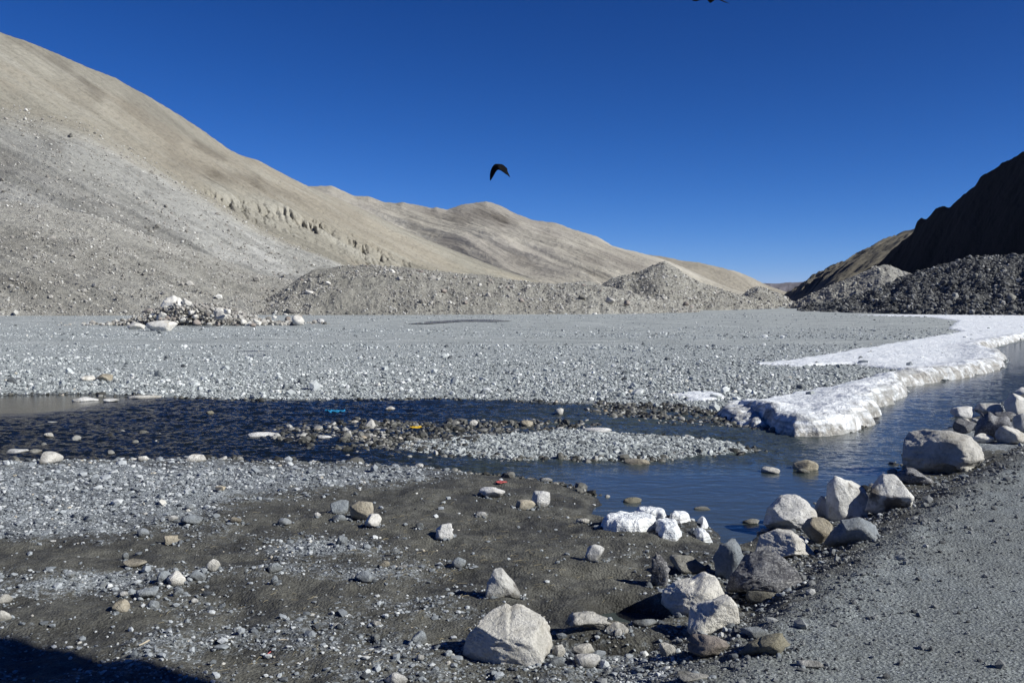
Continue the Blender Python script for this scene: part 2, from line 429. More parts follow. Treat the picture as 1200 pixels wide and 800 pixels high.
M['haze_toned_far'] = mat_hill('distant_range_material', [(0.35, (0.105, 0.1, 0.115)), (0.65, (0.17, 0.15, 0.15))], 0.002, speck=0.2, speck_scale=0.005, sc=0.0006, bdist=20)  # purplish albedo carries the blue fade of distance haze
M['moraine'] = mat_hill('moraine_material', [(0.33, (0.21, 0.203, 0.176)), (0.5, (0.325, 0.315, 0.276)), (0.66, (0.43, 0.42, 0.375))], 0.15, speck=0.55, speck_scale=1.1, stretch=0.5, bdist=0.8)
M['moraine_shade_tone'] = mat_hill('shade_toned_moraine_material', [(0.33, (0.06, 0.061, 0.061)), (0.5, (0.14, 0.142, 0.138)), (0.66, (0.23, 0.23, 0.22))], 0.15, speck=0.6, speck_scale=0.9, stretch=0.5, bdist=1.2)  # darker copy of the moraine tones, shade under grazing sun put into the colour
M['shade_toned_cliff'] = mat_hill('shade_toned_cliff_material', [(0.35, (0.004, 0.004, 0.004)), (0.65, (0.010, 0.0095, 0.0095))], 0.03, speck=0.4, speck_scale=0.08, bdist=3)  # near-black albedo paints in the shade of the face turned from the sun
M['olive'] = mat_hill('olive_slope_material', [(0.35, (0.055, 0.05, 0.04)), (0.5, (0.09, 0.081, 0.063)), (0.66, (0.145, 0.132, 0.105))], 0.012, speck=0.3, speck_scale=0.04, sc=0.004, bdist=4)
M['pale'] = mat_rock('pale_granite', (0.36, 0.348, 0.315), (0.56, 0.543, 0.50), (0.70, 0.685, 0.64))
M['white'] = mat_rock('white_granite', (0.35, 0.35, 0.34), (0.56, 0.555, 0.54), (0.72, 0.715, 0.695))
M['spot'] = mat_rock('stained_granite', (0.32, 0.315, 0.295), (0.52, 0.515, 0.49), (0.70, 0.69, 0.66), stain=(0.07, 0.058, 0.05))
M['tanrock'] = mat_rock('tan_sandstone', (0.25, 0.22, 0.165), (0.38, 0.34, 0.265), (0.50, 0.46, 0.375))
M['blue'] = mat_rock('blue_grey_slate', (0.16, 0.178, 0.195), (0.255, 0.28, 0.30), (0.37, 0.395, 0.415))
M['darkrock'] = mat_rock('dark_veined_gneiss', (0.06, 0.06, 0.066), (0.13, 0.13, 0.14), (0.26, 0.26, 0.265), vein=(0.56, 0.56, 0.55))
M['wetrock'] = mat_rock('damp_river_stone', (0.10, 0.098, 0.085), (0.19, 0.185, 0.165), (0.30, 0.295, 0.27))
M['pink'] = mat_rock('pinkish_stone', (0.19, 0.165, 0.145), (0.275, 0.24, 0.215), (0.36, 0.32, 0.29))
M['olivestone'] = mat_rock('olive_stone', (0.14, 0.128, 0.09), (0.21, 0.195, 0.145), (0.28, 0.265, 0.21))
M['pebble'] = mat_stones('pebble_material', [(0.0, (0.05, 0.055, 0.062)), (0.35, (0.16, 0.176, 0.19)), (0.7, (0.33, 0.355, 0.375)), (0.93, (0.56, 0.575, 0.575)), (1.0, (0.42, 0.36, 0.26))], bs=60)
M['cobble'] = mat_stones('cobble_material', [(0.0, (0.075, 0.082, 0.088)), (0.32, (0.26, 0.283, 0.286)), (0.68, (0.48, 0.505, 0.50)), (0.93, (0.70, 0.71, 0.70)), (1.0, (0.42, 0.37, 0.28))], bs=14, bd=0.02)
M['roadgrit'] = mat_stones('road_grit_material', [(0.0, (0.045, 0.047, 0.05)), (0.4, (0.14, 0.146, 0.15)), (0.85, (0.26, 0.27, 0.272)), (1.0, (0.45, 0.45, 0.44))], bs=90)
M['wetstone'] = mat_stones('wet_stone_material', [(0.0, (0.02, 0.02, 0.018)), (0.4, (0.065, 0.065, 0.057)), (0.65, (0.15, 0.147, 0.13)), (0.9, (0.42, 0.415, 0.39)), (1.0, (0.33, 0.24, 0.13))], rough=0.45, bs=30)
M['rubble'] = mat_stones('rubble_material', [(0.0, (0.13, 0.127, 0.113)), (0.35, (0.27, 0.253, 0.228)), (0.8, (0.46, 0.452, 0.418)), (1.0, (0.66, 0.65, 0.61))], bs=3, bd=0.15)
M['rubble_shade_tone'] = mat_stones('shade_toned_rubble_material', [(0.0, (0.035, 0.036, 0.037)), (0.55, (0.13, 0.132, 0.13)), (0.9, (0.30, 0.30, 0.29)), (1.0, (0.42, 0.42, 0.4))], bs=3, bd=0.15)  # rubble tones darkened to carry the shade on the right moraine
M['water'] = mat_water()
M['ice'] = mat_ice()
M['feather'] = mat_plain('black_feather', (0.004, 0.004, 0.005), 0.9)
M['straw'] = mat_plain('dry_straw', (0.27, 0.235, 0.155), 0.9)
M['stick'] = mat_plain('bleached_wood', (0.46, 0.40, 0.31), 0.9)
M['blueplastic'] = mat_plain('blue_plastic', (0.03, 0.22, 0.42), 0.35)
M['yellowplastic'] = mat_plain('yellow_plastic', (0.65, 0.42, 0.03), 0.35)
M['redplastic'] = mat_plain('red_plastic', (0.5, 0.12, 0.11), 0.35)

# ------------------------------------------------------------------ ground: one sheet out to the horizon
def near_mask(px, py):
    """gravel (1) against bare mud (0) on the near bank, from patches read off the photo"""
    g = np.full(px.shape, 0.30)
    for cx, cy, rx, ry, v in [(90, 575, 190, 40, 0.55), (20, 610, 120, 28, 0.35), (250, 562, 150, 16, 0.40), (430, 556, 120, 9, 0.4),
                              (120, 655, 170, 10, -0.25), (200, 645, 160, 14, -0.25), (470, 595, 150, 22, -0.38), (600, 610, 110, 40, -0.42),
                              (620, 575, 60, 12, -0.3), (330, 650, 70, 14, 0.25), (120, 682, 150, 13, 0.30), (320, 695, 120, 12, -0.30), (60, 715, 80, 14, -0.25),
                              (330, 615, 70, 10, -0.2), (360, 640, 90, 12, 0.3), (420, 720, 160, 30, 0.12), (250, 760, 160, 30, 0.10), (640, 680, 110, 40, -0.20),
                              (420, 670, 120, 10, 0.18), (480, 780, 120, 20, 0.15), (700, 785, 120, 25, 0.3), (20, 650, 90, 12, -0.2)]:
        g = g + v * np.exp(-(((px - cx) / rx) ** 2 + ((py - cy) / ry) ** 2))
    return g

def gravel_value(x, y, z):
    px, py = project(x, y, z)
    r = np.hypot(x, y)
    far = sstep(24.5, 27.5, y + 0.02 * x)
    g_near = near_mask(np.clip(px, -300, 1500), np.clip(py, 400, 1200)) + 0.38 * fbm(x / 1.3, y / 0.7, octv=3, seed=61)
    band = fbm(x / 40.0, y / 9.0, octv=3, seed=63)
    g_far = 0.55 + 0.7 * band + 0.35 * sstep(60, 36, y) - 0.25 * sstep(70, 110, y)
    g_far = g_far - 0.4 * np.exp(-((py - 379 - 0.004 * (px - 600)) / 5.0) ** 2) - 0.35 * np.exp(-((py - 399 + 3 * fbm(x / 30, y / 30, octv=2, seed=66)) / 4.5) ** 2)
    isle = sstep(18.0, 19.0, y) * sstep(25, 23.5, y)
    return np.clip(np.where(far > 0.5, g_far, np.maximum(g_near, isle * 0.8)), 0, 1), far

ang = np.concatenate([np.arange(-180, -42, 4.0), np.arange(-42, 42.001, 0.095), np.arange(46, 181, 4.0)])
rr = np.concatenate([np.geomspace(0.05, 4.5, 24)[:-1], np.geomspace(4.5, 45, 820)[:-1], np.geomspace(45, 260, 200)[:-1], np.geomspace(260, 16000, 40)])
A, R = np.meshgrid(np.radians(ang), rr)
GX, GY = R * np.sin(A), R * np.cos(A)
GZ = H(GX, GY)
gv, farv = gravel_value(GX, GY, GZ)
wet = sstep(0.075, 0.0, GZ) * sstep(400, 300, R)
wet = np.maximum(wet, 0.8 * sstep(0.28, 0.06, np.abs(GZ)) * sstep(0.1, 0.5, fbm(GX / 0.8, GY / 0.8, octv=2, seed=71) + 0.3) * (farv < 0.5))
roadm = np.zeros_like(GX); mm = R < 300
roadm[mm] = sstep(-0.35, 0.45, sdf(GX[mm], GY[mm], ROAD) + 0.25 * fbm(GX[mm] / 0.5, GY[mm] / 0.5, octv=2, seed=73))
V = np.stack([GX, GY, GZ], -1).reshape(-1, 3)
me = mesh_np('ground', V, grid_faces(len(rr), len(ang))[:, ::-1], M['ground'], True,
             [('gravel', 'FLOAT', gv), ('wet', 'FLOAT', wet), ('far', 'FLOAT', farv), ('road', 'FLOAT', roadm)])
tag(link('ground', me), kind='structure')

# ------------------------------------------------------------------ river
wa = np.radians(np.arange(-44, 44, 0.13)); wr = np.concatenate([np.geomspace(6.5, 13, 60)[:-1], np.geomspace(13, 45, 620)[:-1], np.geomspace(45, 160, 180)])
A, R = np.meshgrid(wa, wr); WX, WY = R * np.sin(A), R * np.cos(A)
sdv = np.maximum(sdf(WX, WY, RIVER), -1)
px, py = project(WX, WY, np.zeros_like(WX))
calm = np.clip(sstep(215, 90, px + 5.5 * (py - 472)) * sstep(430, 460, py) * sstep(500, 480, py), 0, 0.93)
calm = np.maximum(calm, 0.92 * sstep(560, 700, px) * sstep(525, 560, py))
calm = np.maximum(calm, 0.75 * sstep(860, 1000, px))
milky = np.clip(sstep(420, 760, px + 1.3 * (py - 500)) + 0.15 * fbm(WX / 3, WY / 2, octv=2, seed=77), 0, 1)
pits = np.zeros_like(WX)
for (cx, cy), rx, ry, dep in PITS: pits = np.maximum(pits, np.hypot(WX - cx, WY - cy) < 1.0)
keepv = (sdv > -0.95) | (pits > 0)
fc = grid_faces(len(wr), len(wa))[:, ::-1]
fc = fc[keepv.ravel()[fc].any(1)]
used = np.unique(fc); remap = np.zeros(WX.size, np.int64); remap[used] = np.arange(len(used))
turb = (1 - calm) * sstep(60, 25, WY)
wz = 0.05 * fbm(WX / 0.45, WY / 0.33, octv=3, seed=91, ridged=True, gain=0.55) + 0.05 * fbm(WX / 1.7, WY / 1.0, octv=2, seed=92)
V = np.stack([WX, WY, turb * (wz - 0.01)], -1).reshape(-1, 3)[used]
me = mesh_np('river_water', V, remap[fc], M['water'], True, [('calm', 'FLOAT', calm.ravel()[used]), ('milky', 'FLOAT', milky.ravel()[used])])
tag(link('river_water', me), kind='structure')

pd = [on_z(px_, py_, 0.34) for px_, py_ in [(478, 379.5), (500, 377), (530, 375.2), (556, 374.2), (580, 374.6), (600, 376), (575, 377), (545, 376.6), (522, 378.2), (500, 379.4)]]
pz = float(H(np.array([p_[0] for p_ in pd]), np.array([p_[1] for p_ in pd]), False).max()) + 0.03
bm = bmesh.new(); bm.faces.new([bm.verts.new((p_[0], p_[1], pz)) for p_ in pd]); bm.normal_update()
me = bpy.data.meshes.new('puddle'); bm.to_mesh(me); bm.free(); me.materials.append(M['water'])
tag(link('puddle', me), kind='structure')

# ------------------------------------------------------------------ hills
HILL = {}
def hill(name, ridge, foot, mat, nu=500, nv=220, prof=1.15, amp=3.0, L=40.0, gul=1.0, gL=25.0, gstretch=0.18, rid=0.3, back=0.35, seed=0, foot_z=-1.0, extra=None, env_top=0.85, octv=5, m=0.0, bands=None, crest_blend=None):
    """a slope between a foot line (photo column, distance) and a crest line (photo column, row, distance), with its far side"""
    rp = np.array([at_d(*p) for p in ridge]); fp = np.array([(*at_d(p[0], 400, p[1])[:2], foot_z) for p in foot])
    def resample(P, n):
        s = np.concatenate([[0], np.cumsum(np.linalg.norm(np.diff(P[:, :2], axis=0), axis=1))])
        q = np.linspace(0, s[-1], n)
        return np.stack([np.interp(q, s, P[:, k]) for k in range(3)], -1), q
    rpx = np.array([p[0] for p in ridge], float); fpx = np.array([p[0] for p in foot], float)
    q = np.linspace(0, 1, nu)
    tr = (rpx - rpx[0]) / (rpx[-1] - rpx[0]); tf = (fpx - fpx[0]) / (fpx[-1] - fpx[0])
    def smooth(a_, w_):
        w_ = max(3, w_) | 1; kk = np.hanning(w_ + 2)[1:-1]; kk /= kk.sum(); h_ = w_ // 2
        return np.convolve(np.concatenate([2 * a_[0] - a_[h_:0:-1], a_, 2 * a_[-1] - a_[-2:-h_ - 2:-1]]), kk, 'valid')[:len(a_)]
    cpx, cpy, cd = (np.interp(q, tr, np.array([p[k] for p in ridge], float)) for k in range(3))
    cd = smooth(cd, nu // 5); cpy = smooth(cpy, nu // 110)
    Rg = np.stack([at_d(a_, b_, c_) for a_, b_, c_ in zip(cpx, cpy, cd)])
    fpx_, fd_ = (np.interp(q, tf, np.array([p[k] for p in foot], float)) for k in range(2))
    fd_ = smooth(fd_, nu // 5)
    Ft = np.stack([(*at_d(a_, 400, c_)[:2], foot_z) for a_, c_ in zip(fpx_, fd_)])
    su = np.concatenate([[0], np.cumsum(np.linalg.norm(np.diff(Rg[:, :2], axis=0), axis=1))])
    nb = max(8, nv // 6)
    v = np.concatenate([np.linspace(0, 1, nv), 1 + np.linspace(0, 1, nb + 1)[1:] * back * 3])
    vv = v[:, None]
    XY = Ft[None, :, :2] + (Rg[None, :, :2] - Ft[None, :, :2]) * vv[..., None]
    vc = np.clip(vv, 0, 1)
    kw = max(3, nu // 7) | 1; ker = np.hanning(kw + 2)[1:-1]; ker /= ker.sum()
    pad = np.concatenate([2 * Rg[0, 2] - Rg[kw // 2:0:-1, 2], Rg[:, 2], 2 * Rg[-1, 2] - Rg[-2:-kw // 2 - 1:-1, 2]])
    soft = np.convolve(pad, ker, 'valid')[:nu]
    crest_z = soft[None, :] + (Rg[:, 2] - soft)[None, :] * sstep(0.86, 1.0, vv)
    Z = foot_z + (crest_z - foot_z) * np.where(vv <= 1, vc ** prof, 1 - ((vv - 1) / (back * 3)) * 1.02)
    X, Y = XY[..., 0], XY[..., 1]
    slope_len = np.linalg.norm(Rg - Ft, axis=1)[None, :]
    SU = np.broadcast_to(su[None, :], X.shape); SV = vv * slope_len
    env = sstep(0, 0.12, vv) * (1 - env_top * sstep(0.75, 1.0, vv))
    SU = SU + m * SV
    g = fbm(SU / gL + 0.12 * fbm(X / (gL * 2), Y / (gL * 2), octv=2, seed=seed + 5), SV / gL * gstretch, octv=4, seed=seed + 9, ridged=True)
    Z = Z + env * (amp * fbm(X / L, Y / L, octv=octv, seed=seed + 1) + gul * g)
    Z = Z + rid * fbm(SU / (rid * 8 + 1e-6), SV / (rid * 8 + 1e-6), octv=3, seed=seed + 3) * sstep(0.0, 0.1, vv)
    if extra is not None: X, Y, Z = extra(X, Y, Z, SU, SV, vv, q)
    P = np.stack([X, Y, Z], -1)
    tone = np.zeros_like(X); blend = np.zeros_like(X)
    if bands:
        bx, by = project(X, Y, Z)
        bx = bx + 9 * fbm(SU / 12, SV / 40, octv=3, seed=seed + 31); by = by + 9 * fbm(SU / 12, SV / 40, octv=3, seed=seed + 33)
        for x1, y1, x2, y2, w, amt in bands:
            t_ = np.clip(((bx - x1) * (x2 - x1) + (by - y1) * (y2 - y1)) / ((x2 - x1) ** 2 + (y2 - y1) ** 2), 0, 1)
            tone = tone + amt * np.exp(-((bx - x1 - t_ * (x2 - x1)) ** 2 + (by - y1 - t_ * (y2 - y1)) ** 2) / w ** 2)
    if crest_blend: blend = sstep(crest_blend, 1.0, vv + 0.10 * fbm(SU / 14, SV / 90, octv=4, seed=seed + 41)) + 0 * X
    me = mesh_np(name, P.reshape(-1, 3), grid_faces(len(v), nu), mat, True,
                 [('slope', 'FLOAT_VECTOR', np.stack([SU, SV, np.zeros_like(SV)], -1)), ('tone', 'FLOAT', tone), ('blend', 'FLOAT', blend)])
    o = link(name, me); tag(o, kind='structure')
    HILL[len(HILL)] = (name, P[:nv]); o['kind'] = 'structure'
    return P[:nv]

# distant range at the mouth of the valley
hill('distant_range', [(780, 336, 12500), (860, 335, 12000), (890, 332, 12000), (911, 333, 12000), (925, 331, 12000), (934, 331, 12000), (951, 329, 12000), (975, 334, 12000), (1060, 343, 12500)],
     [(760, 9000), (1080, 9000)], M['haze_toned_far'], 200, 60, 1.0, 30, 500, 40, 300, rid=6, seed=101)
# brown range closing the left side, three ranks
hill('far_hill', [(690, 288, 4300), (740, 296, 4300), (779, 301, 4300), (799, 306, 4300), (819, 308, 4300), (843, 313, 4400), (863, 318, 4500), (880, 325, 4600), (895, 333, 4800), (915, 344, 5000), (935, 353, 5000)],
     [(690, 3200), (800, 3200), (880, 3600), (940, 4200)], M['tan_far'], 300, 120, 1.1, 30, 600, 24, 330, rid=3, seed=111, m=0.8)
hill('brown_hill', [(300, 215, 2300), (367, 219, 2300), (388, 219, 2300), (415, 230, 2300), (432, 231, 2300), (449, 238, 2300), (464, 239, 2300), (471, 237, 2300), (479, 239, 2300),
                        (506, 244, 2300), (511, 242, 2300), (523, 245, 2300), (543, 239, 2350), (556, 238, 2350), (570, 236, 2400), (587, 241, 2400), (604, 250, 2400), (624, 258, 2400), (651, 262, 2400),
                        (671, 270, 2400), (700, 278, 2450), (718, 288, 2500), (745, 295, 2500), (772, 303, 2500), (800, 314, 2550), (830, 328, 2650), (860, 341, 2700), (900, 353, 2800)],
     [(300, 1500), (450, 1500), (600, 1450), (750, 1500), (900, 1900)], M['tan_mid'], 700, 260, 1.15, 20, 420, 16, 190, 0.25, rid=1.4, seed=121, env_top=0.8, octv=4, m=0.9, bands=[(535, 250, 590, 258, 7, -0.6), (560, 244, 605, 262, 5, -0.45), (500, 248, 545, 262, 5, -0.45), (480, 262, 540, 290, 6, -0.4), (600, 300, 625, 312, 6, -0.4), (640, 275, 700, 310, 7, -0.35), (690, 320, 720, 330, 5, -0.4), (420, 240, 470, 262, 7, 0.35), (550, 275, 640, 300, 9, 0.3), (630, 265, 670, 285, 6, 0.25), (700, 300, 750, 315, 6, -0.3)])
def cliffs(X, Y, Z, SU, SV, vv, q):
    # scarp of fluted earth pillars cut into the lower shoulder of the near mountain
    P0 = project(X, Y, Z); px, py = P0; SU = SU - 1.2 * SV
    line = np.interp(px, [225, 250, 300, 350, 400, 440, 480, 520], [212, 222, 232, 246, 268, 286, 302, 318])
    t = (py - line)                                             # rows below the lip
    on = sstep(228, 262, px) * sstep(505, 455, px)
    n = fbm((SU + 0.25 * SV + 5 * fbm(X / 18, Y / 18, octv=2, seed=146)) / 6.0, SV / 45.0, octv=4, seed=140, ridged=True)
    patch = 0.35 + 0.65 * sstep(-0.2, 0.3, fbm(SU / 40.0, SV / 40.0, octv=2, seed=141) + 0.1)
    dep = on * sstep(-1, 7 + 5 * n, t) * sstep(42, 8, t + 6 * n) * patch * (2.0 + 6.5 * np.clip(0.55 - n, 0, 1.0) + 5.0 * np.clip(-0.05 - fbm(SU / 11.0, SV / 30.0, octv=3, seed=145), 0, 1))
    return X - 0.1 * dep, Y + 0.9 * dep, Z - 0.75 * dep
hill('tan_mountain', [(-420, -150, 560), (-200, -60, 600), (-80, 0, 640), (0, 39, 660), (40, 52, 680), (67, 64, 690), (98, 78, 700), (135, 92, 720), (169, 110, 740), (203, 130, 760), (236, 152, 780), (270, 176, 800),
                      (287, 184, 810), (304, 189, 820), (338, 207, 850), (366, 221, 880), (400, 234, 900), (450, 258, 930), (500, 281, 960), (550, 301, 990), (600, 320, 1010), (650, 336, 1030), (700, 349, 1050)],
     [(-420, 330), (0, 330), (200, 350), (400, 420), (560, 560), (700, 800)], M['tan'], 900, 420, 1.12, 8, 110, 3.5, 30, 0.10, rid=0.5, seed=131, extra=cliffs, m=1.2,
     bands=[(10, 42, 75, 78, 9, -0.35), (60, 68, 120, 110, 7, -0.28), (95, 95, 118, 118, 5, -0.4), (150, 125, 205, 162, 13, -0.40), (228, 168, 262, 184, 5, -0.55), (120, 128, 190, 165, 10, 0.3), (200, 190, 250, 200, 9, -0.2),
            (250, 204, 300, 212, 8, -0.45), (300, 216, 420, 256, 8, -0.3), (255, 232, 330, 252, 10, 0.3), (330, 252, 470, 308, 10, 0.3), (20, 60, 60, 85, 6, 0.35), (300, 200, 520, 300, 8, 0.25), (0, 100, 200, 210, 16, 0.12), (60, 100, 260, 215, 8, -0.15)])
# grey scree apron and the low shoulder in front of it
S1 = hill('scree_slope', [(-420, -10, 400), (-150, 70, 400), (0, 117, 400), (30, 126, 402), (61, 133, 405), (105, 148, 410), (152, 174, 415), (203, 203, 420), (253, 235, 425), (304, 266, 430), (371, 298, 440), (420, 317, 450), (470, 335, 460), (520, 352, 470)],
     [(-420, 200), (0, 215), (250, 225), (400, 240), (520, 300)], M['scree'], 760, 380, 1.08, 4.5, 45, 2.2, 14, 0.08, rid=0.5, seed=151, m=1.15, crest_blend=0.74,
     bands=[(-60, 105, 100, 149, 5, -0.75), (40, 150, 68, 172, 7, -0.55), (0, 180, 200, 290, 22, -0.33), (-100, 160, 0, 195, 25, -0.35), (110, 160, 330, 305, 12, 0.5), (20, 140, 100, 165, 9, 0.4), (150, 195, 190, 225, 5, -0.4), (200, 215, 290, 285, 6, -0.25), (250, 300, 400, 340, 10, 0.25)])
S2 = hill('scree_shoulder', [(-420, 200, 250), (-150, 228, 250), (0, 237, 250), (57, 241, 252), (100, 251, 254), (135, 261, 256), (189, 281, 260), (236, 296, 264), (304, 321, 270), (351, 332, 272), (400, 346, 275), (440, 360, 280)],
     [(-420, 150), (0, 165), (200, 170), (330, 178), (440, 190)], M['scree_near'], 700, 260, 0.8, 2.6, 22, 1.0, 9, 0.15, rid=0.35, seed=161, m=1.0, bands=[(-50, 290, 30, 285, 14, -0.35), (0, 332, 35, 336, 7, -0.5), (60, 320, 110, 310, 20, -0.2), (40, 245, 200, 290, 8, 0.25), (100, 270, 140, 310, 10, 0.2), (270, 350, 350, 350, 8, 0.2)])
# low moraine ridges on the plain
D1 = hill('moraine', [(300, 358, 205), (325, 343, 207), (367, 316, 210), (400, 312, 212), (435, 311, 214), (489, 315, 216), (536, 320, 218), (570, 323, 220), (597, 328, 222), (620, 331, 224), (650, 333, 224), (675, 330, 225), (691, 330, 226), (711, 336, 228), (745, 345, 230), (775, 351, 232), (812, 360, 235)],
     [(290, 172), (450, 175), (600, 180), (760, 190), (830, 215)], M['moraine'], 760, 160, 0.75, 1.1, 10, 0.7, 6, 0.25, rid=0.3, seed=171)
D2 = hill('moraine', [(700, 337, 320), (718, 326, 320), (735, 322, 320), (745, 320, 320), (757, 315, 320), (769, 310, 320), (779, 306, 320), (789, 312, 322), (809, 325, 325), (830, 334, 330), (857, 343, 335), (880, 349, 340), (905, 358, 345)],
     [(690, 240), (780, 240), (860, 260), (915, 310)], M['moraine'], 420, 140, 0.95, 1.4, 14, 1.0, 9, 0.2, rid=0.35, seed=181)
D3 = hill('moraine', [(855, 352, 450), (870, 345, 450), (880, 338, 450), (887, 335, 450), (900, 339, 452), (917, 346, 455), (935, 357, 460)],
     [(850, 370), (890, 360), (940, 420)], M['moraine'], 200, 80, 0.9, 1.0, 14, 0.8, 9, 0.2, rid=0.35, seed=191)
# right side: sunlit spur, backlit mountain darkened for its shade, moraines at its foot
hill('olive_spur', [(918, 358, 3000), (929, 350, 2900), (946, 337, 2800), (969, 321, 2700), (984, 311, 2650), (1004, 304, 2600), (1024, 299, 2500), (1047, 284, 2400), (1071, 269, 2300), (1084, 266, 2200), (1120, 262, 2150), (1180, 258, 2100)],
     [(905, 2500), (915, 1700), (960, 1100)], M['olive'], 300, 140, 0.8, 14, 200, 12, 90, 0.2, rid=1.5, seed=201)
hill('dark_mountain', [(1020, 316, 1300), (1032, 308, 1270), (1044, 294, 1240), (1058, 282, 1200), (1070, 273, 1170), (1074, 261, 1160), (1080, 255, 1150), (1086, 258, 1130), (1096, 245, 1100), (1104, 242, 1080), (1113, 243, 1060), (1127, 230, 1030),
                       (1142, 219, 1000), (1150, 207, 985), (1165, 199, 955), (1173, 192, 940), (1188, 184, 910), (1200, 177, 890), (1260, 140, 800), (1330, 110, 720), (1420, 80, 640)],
     [(1000, 1180), (1050, 1060), (1120, 870), (1200, 700), (1420, 470)], M['shade_toned_cliff'], 460, 200, 0.8, 10, 70, 2.5, 60, 0.6, rid=1.6, seed=211)
R2 = hill('moraine', [(922, 360, 345), (946, 347, 345), (975, 334, 345), (1004, 322, 345), (1025, 313, 345), (1036, 310, 345), (1044, 311, 345), (1058, 317, 345), (1080, 326, 340), (1120, 345, 330)],
     [(918, 330), (960, 280), (1040, 250), (1130, 240)], M['scree_near'], 320, 140, 0.9, 1.3, 14, 0.9, 8, 0.2, rid=0.4, seed=221)
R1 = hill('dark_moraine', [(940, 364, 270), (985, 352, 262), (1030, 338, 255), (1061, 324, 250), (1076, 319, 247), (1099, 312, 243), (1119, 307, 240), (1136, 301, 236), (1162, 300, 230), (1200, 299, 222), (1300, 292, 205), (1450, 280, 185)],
     [(930, 240), (985, 205), (1080, 182), (1200, 165), (1450, 125)], M['moraine_shade_tone'], 620, 170, 0.85, 1.5, 12, 1.0, 7, 0.25, rid=0.45, seed=231)

# ------------------------------------------------------------------ loose stones
def ico(sub):
    bm = bmesh.new(); bmesh.ops.create_icosphere(bm, subdivisions=sub, radius=1.0)
    V = np.array([v.co[:] for v in bm.verts]); Fc = np.array([[v.index for v in f.verts] for f in bm.faces]); bm.free()
    return V / np.linalg.norm(V, axis=1)[:, None], Fc
ICO = {s: ico(s) for s in (1, 2, 3, 4, 5, 6)}

def facet(D, rs, n=11, k=14.0, lo=0.62, hi=1.0):
    N = rs.normal(size=(n, 3)); N /= np.linalg.norm(N, axis=1)[:, None]
    h = rs.uniform(lo, hi, n)
    r = h[None, :] / np.maximum(D @ N.T, 0.12)
    r = np.minimum(r, 2.2)
    return -np.log(np.exp(-k * r).sum(1) + math.exp(-k * 1.12)) / k

def scatter(name, P, size, mat, seed, sub=1, flat=(0.45, 0.85), sink=0.3, tint=None, upright=0.25):
    """countless small stones as one object"""
    rs = RS(seed); n = len(P)
    D, Fc = ICO[sub]; nvx = len(D)
    variants = np.stack([D * facet(D, RS(1000 + seed + i), 9, 9, 0.55, 1.0)[:, None] for i in range(14)])
    B = variants[rs.randint(0, 14, n)]                                # n, nv, 3
    sc = np.stack([rs.uniform(0.75, 1.25, n), rs.uniform(0.6, 1.1, n), rs.uniform(*flat, n)], -1) * (size * 0.5)[:, None]
    B = B * sc[:, None, :]
    yaw = rs.uniform(0, 2 * np.pi, n); tx = rs.normal(0, upright, n)
    c, s = np.cos(tx)[:, None], np.sin(tx)[:, None]
    y2 = B[..., 1] * c - B[..., 2] * s; z2 = B[..., 1] * s + B[..., 2] * c
    c, s = np.cos(yaw)[:, None], np.sin(yaw)[:, None]
    x3 = B[..., 0] * c - y2 * s; y3 = B[..., 0] * s + y2 * c
    base = P + np.stack([np.zeros(n), np.zeros(n), sc[:, 2] * (1 - 2 * sink)], -1)
    V = np.stack([x3, y3, z2], -1) + base[:, None, :]
    Fa = Fc[None] + (np.arange(n) * nvx)[:, None, None]
    if tint is None: tint = rs.beta(1.6, 1.9, n)
    me = mesh_np(name, V.reshape(-1, 3), Fa.reshape(-1, 3), mat, False, [('tint', 'FLOAT', np.repeat(tint, nvx))])
    o = link(name, me)
    return tag(o, kind='stuff')

def polar(rs, n, r0, r1, a0=-33.0, a1=33.0, p=0.0):
    """p = 0: even in log distance; p = 1: even in 1/distance"""
    u = rs.uniform(0, 1, n)
    r = np.exp(np.log(r0) + u * np.log(r1 / r0)) if p == 0 else 1.0 / (1 / r0 + u * (1 / r1 - 1 / r0))
    a = np.radians(rs.uniform(a0, a1, n))
    return r * np.sin(a), r * np.cos(a), r

# cobbles of the far plain
rs = RS(5)
X, Y, r = polar(rs, 190000, 24.5, 200, p=0)
X2, Y2, r2 = polar(rs, 90000, 24.5, 110, p=1)
X = np.concatenate([X, X2]); Y = np.concatenate([Y, Y2]); r = np.hypot(X, Y)
Z = H(X, Y, False); g, fr = gravel_value(X, Y, Z)
ok = (Z > 0.02) & (rs.uniform(0, 1, len(X)) < 0.10 + 0.12 * sstep(50, 90, r) + 0.9 * g ** 1.8) & (fr > 0.5)
sdr = sdf(X, Y, ROAD); ok &= sdr < -0.5
X, Y, Z, r, g = X[ok], Y[ok], Z[ok], r[ok], g[ok]
size = np.clip(rs.lognormal(np.log(0.043), 0.58, len(X)), 0.016, 0.45) * (r / 30) ** 0.55 * (0.6 + 0.5 * g)
scatter('plain_cobbles', np.stack([X, Y, Z], -1), size, M['cobble'], 7, 1, (0.5, 0.9))
tag(bpy.data.objects['plain_cobbles'], 'pale blue-grey cobbles covering the wide river plain', 'cobbles')

